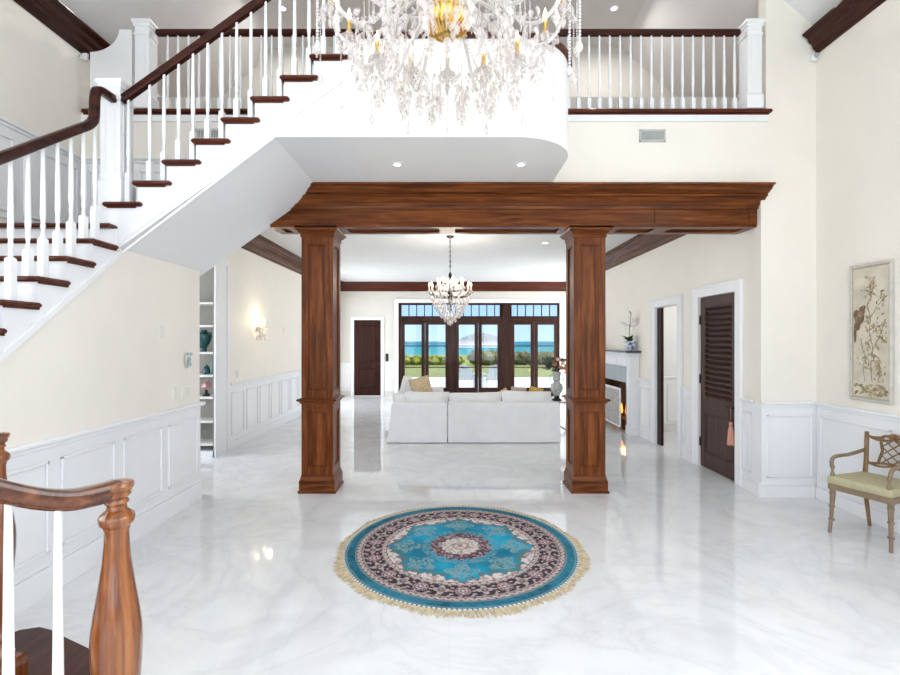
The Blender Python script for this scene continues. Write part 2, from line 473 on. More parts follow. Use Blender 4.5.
struct('baseboard_stairs', m, WHITE, 'tall white baseboard along the wall under the stairs', 'baseboard')
m = MB(); wains(m,(0,YW,0),X,nY,3.40,HW,1); 
m.box(3.392,3.40,YW-.02,YW+.13,.155,RZ-.02)
struct('trim_2', m, WHITE, 'white wainscot panel on the short wall beside the louvred door', 'wainscot')
m = MB(); basebd(m,(0,YW,0),X,nY,3.38,HW-.03); basebd(m,(3.40,0,0),Y_,nX,YW,YW+.12)
struct('baseboard_stub', m, WHITE, 'white baseboard of the short wall beside the louvred door', 'baseboard')
m = MB(); wains(m,(HW,0,0),Y_,nX,REAR,YW-.03,9)
struct('trim_3', m, WHITE, 'white panelled wainscot on the right wall behind the chair', 'wainscot')
m = MB(); basebd(m,(HW,0,0),Y_,nX,REAR,YW-.03)
struct('baseboard_right', m, WHITE, 'white baseboard on the right wall behind the chair', 'baseboard')
m = MB(); wains(m,(GR,0,0),Y_,nX,YW+.13,5.60,1); wains(m,(GR,0,0),Y_,nX,6.67,7.0,1); wains(m,(GR,0,0),Y_,nX,8.07,8.62,1)
struct('trim_4', m, WHITE, 'white wainscot between the right wall doors and fireplace', 'wainscot')
m = MB()
for a,b in ((YW+.13,5.60),(6.67,7.0),(8.07,8.62)): basebd(m,(GR,0,0),Y_,nX,a,b)
struct('baseboard_great_room_right', m, WHITE, 'white baseboard between the right wall doors', 'baseboard')
m = MB(); wains(m,(GL,0,0),Y_,X,7.46,SWIN[0]-.1,7)
struct('trim_5', m, WHITE, 'white wainscot along the great room wall at left', 'wainscot')
m = MB(); basebd(m,(GL,0,0),Y_,X,7.46,YB-.03)
struct('baseboard_great_room_left', m, WHITE, 'white baseboard along the great room wall at left', 'baseboard')
m = MB(); wains(m,(0,YB,0),X,nY,GL+.03,BD[0]-.12,1); wains(m,(0,YB,0),X,nY,BD[1]+.12,WX0-.14,1)
struct('trim_6', m, WHITE, 'white wainscot on the far wall beside the back door', 'wainscot')
m = MB(); wains(m,(0,8.95,0),X,nY,GR+.13,5.38,4)
struct('trim_7', m, WHITE, 'white wainscot inside the side room', 'wainscot')
# upper wainscot on the corner landing
m = MB()
M0 = 2.65
wains(m,(-HW,0,M0),Y_,X,1.4,YW-.03,5); wains(m,(0,YW,M0),X,nY,-HW+.03,-2.86,2)
# raked wainscot on the wall behind the upper flight
m.prism_xz([(-2.86,2.7),(-2.86,M0+RZ),(-1.6,4.12),(-.95,4.12),(-.95,3.9)], YW-.012, YW-.002)
for k in range(9):
    x = -2.8+k*.21; zt = min(M0+RZ+(x+2.86)*.42, 4.05)
    m.box(x,x+.02,YW-.022,YW-.012,2.75+(x+2.8)*.72+.05,zt-.04)
struct('trim_8', m, WHITE, 'white wainscot on the stair landing walls', 'wainscot')
# frieze under the balcony nosing
m = MB(); m.box(-HW,-.9,YW-.016,YW-.002,LZ-.13,LZ-.045); m.box(1.13,3.47,YW-.016,YW-.002,LZ-.13,LZ-.045)
struct('trim_9', m, WHITE, 'white fascia board under the balcony nosing', 'trim')

# ------------------------------------------------------------------ crown mouldings
CP = [(0,0),(.02,0),(.03,.04),(.07,.06),(.085,.115),(.13,.16),(.165,.20),(.185,.205),(.20,.235),(.225,.235),(.225,.27),(0,.27)]
m = MB(); m.sweep(CP,(GL,5.45,GC-.27),(GL,YB,GC-.27),X,0,1)
struct('trim_10', m, W_Y, 'brown wooden crown moulding on the great room left wall', 'crown moulding')
m = MB(); m.sweep(CP,(GR,5.45,GC-.27),(GR,11.2,GC-.27),nX,0,0)
struct('trim_11', m, W_Y, 'brown wooden crown moulding on the great room right wall', 'crown moulding')
m = MB(); m.sweep(CP,(GL,YB,GC-.27),(4.33,YB,GC-.27),nY,1,1)
struct('trim_12', m, TREAD_X, 'brown wooden crown moulding above the french doors', 'crown moulding')
CP2 = [(0,0),(.015,0),(.035,.05),(.06,.07),(.07,.12),(.11,.15),(.125,.20),(.17,.235),(.19,.245),(.19,.265),(0,.265)]
m = MB(); m.sweep([(d*.92,z*.84) for d,z in CP2],(-HW,REAR,4.825),(-HW,6.2,4.825),X)
struct('trim_13', m, RAIL_Y, 'dark wooden crown moulding high on the left wall', 'crown moulding')
m = MB(); m.sweep([(d*.88,z*.80) for d,z in CP2],(HW,REAR,4.815),(HW,YW-.02,4.815),nX)
struct('trim_14', m, TREAD_Y, 'dark wooden crown moulding high on the right wall', 'crown moulding')

# ------------------------------------------------------------------ door casings
def casing_x(mb, x, n, ya, yb, zt, w=.12, t=.03):
    x1 = x+n*t
    mb.box(x,x1,ya-w,ya,0,zt+w,.006); mb.box(x,x1,yb,yb+w,0,zt+w,.006); mb.box(x,x1-n*.001,ya,yb,zt,zt+w-.001,.006)
    mb.box(x,x+n*(t+.012),ya-w-.012,ya-w+.02,0,zt+w+.01,.004); mb.box(x,x+n*(t+.012),yb+w-.02,yb+w+.012,0,zt+w+.01,.004)
    mb.box(x,x+n*(t+.015),ya-w-.014,yb+w+.014,zt+w-.02,zt+w+.014,.004)
def casing_y(mb, y, xa, xb, zt, w=.12, t=.03):
    mb.box(xa-w,xa,y-t,y,0,zt+w,.006); mb.box(xb,xb+w,y-t,y,0,zt+w,.006); mb.box(xa,xb,y-t+.001,y,zt,zt+w-.001,.006)
m = MB(); casing_x(m,GR,-1,*D1)
struct('trim_15', m, WHITE, 'white casing around the louvred door', 'door casing')
m = MB(); casing_x(m,GR,-1,*D2)
m.box(GR,GR+.12,D2[0]-.002,D2[0]+.015,0,D2[2]); m.box(GR,GR+.12,D2[1]-.015,D2[1]+.002,0,D2[2])
struct('trim_16', m, WHITE, 'white casing around the open doorway', 'door casing')
m = MB(); casing_y(m,YB,BD[0],BD[1],BD[2],.10)
struct('trim_17', m, WHITE, 'white casing around the dark back door', 'door casing')
m = MB(); casing_y(m,YB,WX0,WX1,WZ,.13)
struct('trim_18', m, WHITE, 'white casing around the french doors and transoms', 'door casing')
# pilaster at the end of the left great room wall
m = MB()
m.prism_yz([(6.99,0),(7.34,0),(7.34,2.74),(6.99,2.82)], GL, GL+.02)
m.box(GL,GL+.035,7.34,7.45,0,2.86,.006)
m.prism_yz([(6.99,2.82),(7.34,2.74),(7.45,2.86),(7.45,2.92),(6.99,3.02)], GL, GL+.02)
struct('trim_19', m, WHITE, 'white casing at the corner beside the bookcase niche', 'casing')
# ------------------------------------------------------------------ balusters
def baluster(mb, x, y, z0, z1, blk, hb, thin=.010):
    """square block, then a turned vase tapering to the rail"""
    h = blk/2
    mb.squares([(h,z0),(h,z0+hb-.012),(h*.62,z0+hb)], x, y)
    L = z1-(z0+hb)
    prof = [(h*.62,0),(h*.66,.02),(h*.50,.035),(h*.50,.05),(h*.72,.075),(h*.72,.085),(h*.56,.10),(h*.80,.15),(h*.86,.19),(h*.78,.25)]
    z = [(r, min(zz, L*.3)) for r, zz in prof]
    z += [(h*.78-(h*.78-thin)*t, .25+(L-.25)*t) for t in (.25,.5,.75,1.0)]
    mb.lathe([(r, z0+hb+q) for r, q in z], (x,y,0), 10)
def box_newel(root, cx, cy, z0, z1, w, baseh=.36, name='newel_post'):
    m = MB(); h = w/2
    zc = z1-.10
    m.squares([(h+.012,z0),(h+.012,z0+baseh-.03),(h+.004,z0+baseh-.015),(h,z0+baseh),(h,zc-.09),(h+.008,zc-.085),(h+.008,zc-.06),(h,zc-.05),(h,zc)], cx, cy)
    # vertical panel mouldings on the four faces
    for s in (-1,1):
        for t in (-1,1):
            for (a0,a1) in ((-.55,-.42),(.42,.55)):
                pass
    za, zb = z0+baseh+.05, zc-.13
    for (dx,dy) in ((0,-1),(1,0),(-1,0),(0,1)):
        for q in (-.56,.44):
            if dx == 0: m.box(cx+q*h,cx+(q+.12)*h,cy+dy*h,cy+dy*(h+.006),za,zb,.002)
            else: m.box(cx+dx*h,cx+dx*(h+.006),cy+q*h,cy+(q+.12)*h,za,zb,.002)
    p = m.build(name, WHITE, root)
    c = MB(); c.squares([(h,zc),(h+.012,zc+.015),(h+.012,zc+.03),(h+.026,zc+.05),(h+.026,zc+.075),(h+.012,zc+.085),(h*.3,zc+.10)], cx, cy)
    c.build('newel_cap', WHITE, p)
    return p

st = thing('staircase', 'white staircase with dark wooden treads and handrail turning along the left wall', 'staircase', (-2.7,3.9,0))
XS = -2.68
# --- upper flight, rising to the right in the plane y = 3.94
YF = 3.94; G2 = .2413; R2 = .1725; Z20 = 2.8375; X20 = -2.80
UF = MB()
def l2(x): return min(SOF, 2.40+(x+2.80)*(SOF-2.40)/1.37)
for n in range(8):
    z = Z20+R2*n-.03; a, b = X20+G2*n, X20+G2*n+G2
    if a < -1.43 < b: UF.prism_xz([(a,l2(a)),(-1.43,SOF),(b,SOF),(b,z),(a,z)], YF, YW+.116)
    else: UF.prism_xz([(a,l2(a)),(b,l2(b)),(b,z),(a,z)], YF, YW+.116)
UF.build('upper_flight', WHITE, st)
band = MB()
band.prism_xz([(-2.68,2.515),(-2.68,2.58),(-.87,2.58+1.81*.7235),(-.87,2.515+1.81*.7235)], YF-.012, YF)
band.prism_xz([(-2.68,2.415+.0),(-2.68,2.435),(-1.43,SOF+.015),(-.87,SOF+.015),(-.87,SOF-.003),(-1.42,SOF-.003)], YF-.008, YF)
band.build('stringer_moulding', WHITE, st)
def tread_bd(mb, x0,x1,y0,y1,z1,t=.036):
    mb.box(x0,x1,y0,y1,z1-t,z1,.012)
for n in range(8):
    m = MB(); zt = Z20+R2*n
    x0 = X20+G2*n-.032; x1 = X20+G2*n+G2+.045
    tread_bd(m, x0, x1, YF-.035, YW-.03, zt, .036)
    m.box(x0+.03,x1-.05,YF-.018,YF,zt-.048,zt-.036,.004)
    m.build('tread', TREAD_X, st)
# --- landing with a rounded front
CX, CY, RR = .57, 4.46, .52
arc = [(CX+RR*math.sin(a), CY-RR*math.cos(a)) for a in [PI/2*k/14 for k in range(15)]]
m = MB()
m.prism_xy([(-.87,YF)]+arc+[(CX+RR,YW-.004),(-.87,YW-.004)], SOF, LZ-.03)
m.build('landing', WARMW, st)
arc2 = [(CX+(RR+.035)*math.sin(a), CY-(RR+.035)*math.cos(a)) for a in [PI/2*k/14 for k in range(15)]]
m = MB()
m.prism_xy([(-.905,YF-.035)]+arc2+[(CX+RR+.035,YW-.03),(-.905,YW-.03)], LZ-.036, LZ)
m.build('landing_nosing', TREAD_X, st)
# --- corner landing
m = MB(); m.box(-3.985,-2.72,3.91,YW-.004,2.385,2.612)
m.build('corner_landing', WHITE, st)
m = MB(); tread_bd(m,-3.985,-2.72,3.845,YW-.03,2.648)
m.build('tread', TREAD_X, st)
# --- lower flight, rising away from the camera
ys = {14:3.60, 13:3.355, 12:3.115, 11:2.868, 10:2.625, 9:2.385, 8:2.15}
zs = {14:2.473, 13:2.298, 12:2.124, 11:1.950, 10:1.777, 9:1.60, 8:1.42}
pts = [(3.90, l1(3.90)), (2.18, l1(2.18))]
for k in range(8,15):
    pts.append((ys[k]+.03, zs[k]-.03)); 
    pts.append((ys.get(k+1,3.845)+.03, zs[k]-.03))
pts.append((3.90, 2.612))
m = MB(); m.prism_yz(pts, -2.695, -3.985)
m.build('lower_flight', WHITE, st)
m = MB()
m.prism_yz([(2.18,l1(2.18)+.01),(3.93,l1(3.93)+.01),(3.93,l1(3.93)+.055),(2.18,l1(2.18)+.055)], -2.695, -2.683)
m.build('stringer_moulding', WHITE, st)
for k in range(8,15):
    m = MB(); y1 = ys.get(k+1,3.845)+.03
    tread_bd(m, -3.985, -2.665, ys[k], y1+.01, zs[k])
    m.box(-2.70,-2.676,ys[k]+.03,y1,zs[k]-.047,zs[k]-.036,.004)
    m.build('tread', TREAD_X, st)
# --- winding steps down to the floor
inn = [(-2.30,2.15),(-2.03,1.92),(-2.10,1.80),(-2.22,1.70),(-2.38,1.68),(-2.52,1.76),(-2.62,1.90)]
outr = [(-.86,1.22),(-1.06,1.00),(-1.36,.66),(-1.98,.36),(-2.75,.36),(-3.5,.85),(-3.985,1.55)]
inn.append((-2.665,2.15)); outr.append((-3.985,2.15))
for k in range(1,7):
    z = .178+(1.42-.178)*(k)/7.0
    a, b, c, d = inn[k], outr[k], outr[k+1], inn[k+1]
    m = MB(); m.prism_xy([a,b,c,d], z-.036, z); m.build('tread', TREAD_Y, st)
    m = MB(); m.prism_xy([a,b,c,d], 0 if k < 4 else z-.30, z-.036); m.build('winding_step', WHITE, st)
# bottom step with a rounded nose curling round both newels
NP = [(-2.08,1.84),(-2.24,2.02),(-2.33,2.25),(-2.32,2.44),(-2.26,2.53),(-2.18,2.555),(-2.08,2.525),(-1.98,2.47),(-1.79,2.38),(-1.50,2.19),(-1.25,1.97),(-1.04,1.74),(-.88,1.52),(-.80,1.36),(-.82,1.24),(-.92,1.14),(-1.06,1.00)]
m = MB(); m.prism_xy(NP, .142, .178); m.build('tread', TREAD_Y, st)
cx = sum(p[0] for p in NP)/len(NP); cy = sum(p[1] for p in NP)/len(NP)
m = MB(); m.prism_xy([(cx+(x-cx)*.96, cy+(y-cy)*.96) for x,y in NP], 0.001, .142); m.build('bottom_riser', WHITE, st)

# --- balusters of the upper flight
def rail2(x): return 3.922+(x+2.414)*.718      # handrail centre height
for n in range(8):
    for dx in ((.187,) if n == 0 else (.068,.187)):
        x = X20+G2*n+dx+.0; zt = Z20+R2*n
        if n == 0: x = -2.668
        m = MB(); hb = .16+ (.07 if dx > .1 else 0)
        baluster(m, x, YF+.055, zt, rail2(x)-.02, .040, hb+.03)
        m.build('baluster', WHITE, st)
# --- balusters of the lower flight
def rail1(y): return 2.829+(y-2.96)*.73
for y in (2.445,2.56,2.68,2.80,2.915,3.035,3.16,3.277,3.40,3.52,3.64,3.757):
    k = max(q for q in ys if ys[q] < y-.0)
    m = MB(); nxt = ys.get(k+1,3.845)
    hb = .20+(.10 if (nxt-y) < .14 else 0)
    baluster(m, -2.772, y, zs[k], rail1(y)-.03, .043, hb-.02, .0105)
    m.build('baluster', WHITE, st)
# --- handrails
m = MB()
x0, x1 = -2.72, -.80
m.tube([(x0,YF+.055,rail2(x0)),(x1,YF+.055,rail2(x1))], .03, 12, flat=(.060,.066))
m.build('handrail', RAIL_X, st)
m = MB()
P = [(-2.76,2.36,rail1(2.36)),(-2.765,2.9,rail1(2.9)),(-2.77,3.60,rail1(3.60)),(-2.77,3.68,rail1(3.66)+.01),(-2.77,3.735,rail1(3.66)+.07),(-2.77,3.752,3.46),(-2.77,3.752,3.60),(-2.77,3.77,3.67),(-2.77,3.83,3.695),(-2.775,3.97,3.70)]
def smooth_path(P, it=2):
    for _ in range(it):
        Q = [P[0]]
        for a, b in zip(P, P[1:]):
            Q.append(tuple(a[i]*.75+b[i]*.25 for i in range(3))); Q.append(tuple(a[i]*.25+b[i]*.75 for i in range(3)))
        Q.append(P[-1]); P = Q
    return P
m.tube(smooth_path(P,3), .03, 14, flat=(.060,.064))
m.build('handrail', RAIL_Y, st)
box_newel(st, -2.80, 4.05, 2.648, 3.885, .165, .40)

# --- turned newels at the foot of the stairs
def turned_newel(cx, cy, z0):
    m = MB()
    m.squares([(.072,z0),(.072,z0+.10),(.064,z0+.12)], cx, cy)
    prof = [(.072,.12),(.074,.15),(.060,.17),(.050,.19),(.048,.21),(.060,.22),(.060,.235),(.048,.25),(.050,.30),(.058,.40),(.066,.49),(.0715,.56),(.0755,.61),(.0768,.66),(.0745,.70),(.067,.75),(.0595,.79),(.0515,.835),(.0425,.892),(.0375,.94),(.0365,.978),(.040,.985),(.040,.99),(.050,.998),(.053,1.008),(.054,1.018),(.050,1.026),(.040,1.034),(.031,1.040),(.030,1.052),(.036,1.058),(.036,1.064),(.030,1.072)]
    m.lathe([(r*.84, z0+z) for r, z in prof], (cx,cy,0), 28)
    return m
NX, NY = -.955, 1.38
nw = turned_newel(NX, NY, .178).build('newel_post', NEWEL, st)
FX, FY = -1.978, 2.10
fw = turned_newel(FX, FY, .178).build('newel_post', NEWEL, st)
def newel_top(cx, cy, p):
    m = MB(); z = 1.25
    m.lathe([(r*.9,q) for r,q in [(.028,z),(.036,z+.004),(.040,z+.010),(.042,z+.016),(.039,z+.020),(.046,z+.027),(.049,z+.036),(.045,z+.045),(.025,z+.049),(.002,z+.050)]], (cx,cy,0), 24)
    m.build('newel_cap', NEWEL, p)
newel_top(NX, NY, nw); newel_top(FX, FY, fw)
# foreground handrail, climbing left and back from the near newel
P = [(-.955,1.38,1.279),(-.985,1.325,1.276),(-1.01,1.275,1.281),(-1.04,1.22,1.302),(-1.07,1.17,1.332),(-1.10,1.115,1.370),(-1.16,1.0,1.40),(-1.30,.84,1.50),(-1.48,.68,1.62),(-1.95,.46,1.85),(-2.6,.42,2.15)]
m = MB(); P2 = smooth_path(P,2)
m.tube(P2, .03, 14, flat=(.058,.046)); m.tube([(p[0],p[1],p[2]-.022) for p in P2], .03, 10, flat=(.040,.02))
m.build('handrail', RAILF, st)
def frail(q):   # point on rail by index
    return P2[q]
for (x, y, zt, zr) in ((-1.022,1.255,.178,1.264),(-1.072,1.168,.178,1.308),(-1.118,1.075,.355,1.36),(-1.20,.95,.355,1.41),(-1.32,.82,.53,1.49)):
    m = MB(); baluster(m, x, y, zt, zr, .038, .16, .0080); m.build('baluster', WHITE, st)
# inner rail from the far newel
P = [(-1.955,2.10,1.275),(-2.0,2.0,1.28),(-2.08,1.88,1.31),(-2.2,1.79,1.38),(-2.36,1.77,1.50),(-2.52,1.84,1.66),(-2.68,2.02,1.95),(-2.755,2.2,2.22),(-2.76,2.37,rail1(2.37))]
m = MB(); m.tube(smooth_path(P,2), .03, 12, flat=(.058,.05)); m.build('handrail', RAILF, st)

# ------------------------------------------------------------------ balcony railings
YR = 5.275
def balcony(name, label, x0, x1, xs, newel_x, wing=False, nose=None):
    r = thing(name, label, 'railing', ((x0+x1)/2, YR, LZ), None)
    m = MB(); m.box(nose[0],nose[1],YW-.045,YW+.30,LZ-.04,LZ,.012); m.box(nose[0]+.01,nose[1]-.03,YW-.02,YW-.002,LZ-.06,LZ-.04,.004)
    m.build('nosing', TREAD_X, r)
    m = MB(); m.box(x0,x1,YR-.032,YR+.032,5.052,5.122,.016)
    m.build('handrail', RAIL_X, r)
    for x in xs:
        m = MB(); baluster(m, x, YR, LZ, 5.06, .038, .15, .0095); m.build('baluster', WHITE, r)
    box_newel(r, newel_x, YR-.01, LZ, 5.195, .152, .17)
    return r
bl = balcony('balcony_railing', 'white balcony railing at upper left behind the rising staircase', -3.22, -.95,
    [-3.09+.1142*k for k in range(19)], -3.32, True, (-3.985,-.91))
w = MB()
wp = [(-3.90,LZ),(-3.445,LZ),(-3.445,5.085),(-3.585,5.085)]
for k in range(11):
    a = PI/2*k/10
    wp.append((-3.90+.315*math.cos(a), 5.085-.245*math.sin(a)))
w.prism_xz(wp, YR-.06, YR+.06)
w.build('curved_wing_panel', WHITE, bl)
br = balcony('balcony_railing', 'white balcony railing at upper right ending in a square newel by the cream wall', 1.16, 3.20,
    [1.31+.1142*k for k in range(17)], 3.305, False, (1.125,3.505))
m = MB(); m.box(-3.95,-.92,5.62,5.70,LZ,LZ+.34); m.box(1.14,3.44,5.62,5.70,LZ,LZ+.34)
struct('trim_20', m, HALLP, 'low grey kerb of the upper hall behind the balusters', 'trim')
# ------------------------------------------------------------------ wooden beam and columns
bm_ = thing('wooden_beam', 'long walnut beam with stepped cornice spanning two square columns', 'beam', (.7,5.5,2.98))
BX0, BX1 = -1.99, 3.40
BY0, BY1 = 5.30, 5.66
BZ = 2.98
def slx(z): return -2.02+(z-2.98)*1.36     # left end follows the sloping stair soffit
m = MB()
m.prism_xz([(slx(BZ),BZ),(BX1,BZ),(BX1,SOF-.004),(slx(SOF),SOF-.004)], BY0, BY1)
m.build('fascia', W_X, bm_)
# cornice profile: d forward of the face, z
cor = [(0,3.152),(.030,3.152),(.034,3.185),(.052,3.187),(.058,3.205),(.052,3.210),(.068,3.232),(.098,3.256),(.104,3.262),(.126,3.264),(.126,3.284),(.118,3.288),(.150,3.300),(.192,3.322),(.214,3.346),(.216,3.350),(.248,3.351),(.25,3.372),(0,3.372)]
m = MB(); n = len(cor)
vs = [(slx(z)+.015, BY0-d, z) for d,z in cor] + [(3.44, BY0-d, z) for d,z in cor]
fs = [tuple(range(n)), tuple(reversed(range(n,2*n)))] + [((i+1)%n, i, n+i, n+(i+1)%n) for i in range(n)]
m.add(vs, fs, False)
m.build('cornice', W_X, bm_)
# raised rails framing the face at the right end and soffit panels
m = MB()
m.box(2.27,2.355,BY0-.012,BY0,3.0,3.15,.003); m.box(3.31,3.395,BY0-.012,BY0,3.0,3.15,.003)
m.box(2.27,3.395,BY0-.010,BY0,2.982,3.02,.003)
m.box(-1.95,3.39,BY0-.006,BY0+.0,BZ-.004,BZ+.018,.002)
m.build('face_rail', W_X, bm_)
m = MB()
def frame_x(x0,x1):
    m.box(x0,x1,BY0,BY0+.08,BZ-.022,BZ); m.box(x0,x1,BY1-.08,BY1,BZ-.022,BZ)
    m.box(x0,x0+.09,BY0+.08,BY1-.08,BZ-.022,BZ); m.box(x1-.09,x1,BY0+.08,BY1-.08,BZ-.022,BZ)
frame_x(-1.97,-1.71); frame_x(-1.24,-.02); frame_x(-.02,1.33); frame_x(1.82,2.40); frame_x(2.40,3.395)
m.build('soffit_panel', W_X, bm_)

CYc = 5.555
def column(cx, label):
    c = thing('wooden_column', label, 'column', (cx,CYc,0), 'columns under the beam')
    h = .178
    m = MB(); m.squares([(.212,0),(.212,.022),(.200,.03),(.200,.135),(.192,.15),(.184,.185),(h,.20)], cx, CYc)
    m.build('base', W_X, c)
    def shaft(z0, z1, name, mt):
        m = MB(); k = h-.016
        m.squares([(k,z0),(k,z1)], cx, CYc)
        t = .075; tb = .09
        for (dx,dy) in ((0,-1),(0,1),(1,0),(-1,0)):
            def bx(a0,a1,zz0,zz1,d0,d1,b=0.0):
                if dx == 0: m.box(cx+a0,cx+a1,CYc+dy*(k+d0),CYc+dy*(k+d1),zz0,zz1,b)
                else: m.box(cx+dx*(k+d0),cx+dx*(k+d1),CYc+a0,CYc+a1,zz0,zz1,b)
            e = h if dx == 0 else k
            bx(-e,-h+t,z0,z1,0,.016); bx(h-t,e,z0,z1,0,.016)
            bx(-h+t,h-t,z0,z0+tb,0,.016); bx(-h+t,h-t,z1-tb,z1,0,.016)
            q = .014
            bx(-h+t,-h+t+q,z0+tb,z1-tb,0,.009,.004); bx(h-t-q,h-t,z0+tb,z1-tb,0,.009,.004)
            bx(-h+t,h-t,z0+tb,z0+tb+q,0,.009,.004); bx(-h+t,h-t,z1-tb-q,z1-tb,0,.009,.004)
        m.build(name, mt, c)
    shaft(.20, 1.0, 'lower_shaft', W_Z)
    m = MB(); m.squares([(h,.995),(h+.012,1.0),(h+.018,1.018),(h+.045,1.03),(h+.045,1.048),(h+.01,1.056),(h,1.06)], cx, CYc)
    m.build('band_moulding', W_X, c)
    shaft(1.06, 2.87, 'upper_shaft', W_Z)
    m = MB(); m.squares([(h,2.86),(h+.012,2.866),(h+.012,2.884),(h+.004,2.888),(h+.016,2.905),(h+.026,2.91),(h+.04,2.93),(h+.056,2.94),(h+.062,2.957),(h+.062,BZ-.022)], cx, CYc)
    m.build('capital', W_X, c)
    return c
column(-1.475, 'square walnut column left of the sofa, near the staircase')
column(1.575, 'square walnut column right of the sofa, in front of the fireplace')
# ------------------------------------------------------------------ louvred door (right wall)
def handle_lever(mb, M, d):
    """plate and lever on the face, local x along, y out, z up"""
    mb.boxm(M, -.022,.022,0,.008,-.10,.10,.003)
    mb.boxm(M, -.011,.011,0,.05,-.011,.011,.003)
    mb.boxm(M, -.011 if d>0 else -.12, .12 if d>0 else .011, .04,.055,-.009,.009,.004)
d1 = thing('door_1', 'dark louvred closet door with a pink tassel on its handle', 'door', (GR,(D1[0]+D1[1])/2,0), None, 'structure')
xf = GR+.012                                    # front face of the leaf
y0, y1, zt = D1[0]+.006, D1[1]-.006, D1[2]-.006
m = MB(); s = .10
m.box(xf,xf+.045,y0,y0+s,.01,zt,.003); m.box(xf,xf+.045,y1-s,y1,.01,zt,.003)
m.box(xf,xf+.045,y0+s,y1-s,zt-.12,zt,.003); m.box(xf,xf+.045,y0+s,y1-s,.74,.93,.003); m.box(xf,xf+.045,y0+s,y1-s,.01,.20,.003)
m.box(xf+.035,xf+.045,y0+s,y1-s,.2,zt-.1)
m.build('leaf', DOORW, d1)
m = MB()
m.box(xf+.014,xf+.03,y0+s+.03,y1-s-.03,.23,.71); m.squares  # raised panel field
for (a,b,c,d) in ((y0+s,y1-s,.20,.225),(y0+s,y1-s,.715,.74),(y0+s,y0+s+.025,.20,.74),(y1-s-.025,y1-s,.20,.74)):
    m.box(xf+.004,xf+.03,a,b,c,d,.006)
m.build('raised_panel', DOORW, d1)
m = MB()
n = 17; za, zb = .945, zt-.135
for (a,b,c,d) in ((y0+s,y1-s,za-.015,za+.008),(y0+s,y1-s,zb-.008,zb+.015),(y0+s,y0+s+.02,za,zb),(y1-s-.02,y1-s,za,zb)):
    m.box(xf+.0,xf+.03,a,b,c,d,.004)
for k in range(n):
    z = za+(zb-za)*(k+.5)/n
    M = Matrix.Translation((xf+.018,(y0+y1)/2,z)) @ Matrix.Rotation(math.radians(-38),4,'Y')
    m.boxm(M, -.040,.040,-(y1-y0)/2+s+.015,(y1-y0)/2-s-.015,-.005,.005,.003)
m.build('louvre_slats', DOORW, d1)
m = MB()
M = Matrix.Translation((xf,y0+.055,.895)) @ Matrix(((0,-1,0,0),(1,0,0,0),(0,0,1,0),(0,0,0,1)))
handle_lever(m, M, 1)
m.build('handle', BRONZE, d1)
for z in (.33,1.18,1.98):
    m = MB(); m.lathe([(.010,-.055),(.010,.055)], (xf-.008,y1+.001,z), 10); m.lathe([(.005,.055),(.009,.06),(.009,.066),(.003,.072)], (xf-.008,y1+.001,z), 8)
    m.box(xf-.004,xf+.0,y1-.02,y1+.003,z-.05,z+.05); m.build('hinge', BRONZE, d1)
# tassel hanging on the lever
TASS = paint('pink_silk', (.55,.27,.19), .7, .15, .3, .2, 40)
tx, ty = xf-.052, y0+.045
t = thing('tassel', 'pink silk tassel hanging on the louvred door handle', 'tassel', (tx,ty,.45))
m = MB(); m.tube([(tx+.030,ty-.0,.905),(tx+.012,ty,.913),(tx,ty,.89),(tx,ty,.725)], .004, 6); m.tube([(tx+.033,ty+.012,.905),(tx+.015,ty+.01,.908),(tx,ty+.006,.88),(tx,ty,.725)], .004, 6)
m.build('cord', paint('dusky_rose_cord',(.22,.09,.07),.7,.15), t)
m = MB(); m.lathe([(.004,.730),(.016,.725),(.021,.71),(.019,.69),(.012,.68),(.015,.675),(.024,.665),(.026,.655),(.021,.645),(.023,.64),(.029,.62)], (tx,ty,0), 14)
m.build('tassel_head', TASS, t)
m = MB()
for i in range(26):
    a = 2*PI*i/26
    for rr in (.016,.025):
        m.tube([(tx+rr*math.cos(a),ty+rr*math.sin(a),.635),(tx+(rr+.006)*math.cos(a+.1),ty+(rr+.006)*math.sin(a+.1),.53),(tx+(rr+.011)*math.cos(a),ty+(rr+.011)*math.sin(a),.45+.01*(i%3))], .0055, 5)
m.build('tassel_skirt', TASS, t)

# ------------------------------------------------------------------ open door (right wall)
d2 = thing('door_2', 'dark red pocket door slid almost fully back into the wall', 'door', (GR+.06,D2[1]-.07,0), None, 'structure')
m = MB()
m.box(GR+.006,GR+.05,D2[1]-.165,D2[1]-.016,.01,2.235,.003)
m.build('leaf', REDDOOR, d2)
m = MB(); m.box(GR+.001,GR+.006,D2[1]-.125,D2[1]-.095,.93,1.05,.002); m.lathe([(.012,0),(.014,.012),(.004,.016)], (GR+.028,D2[1]-.165,1.0), 10, Matrix.Rotation(PI/2,4,'X')); m.build('edge_pull', BRONZE, d2)

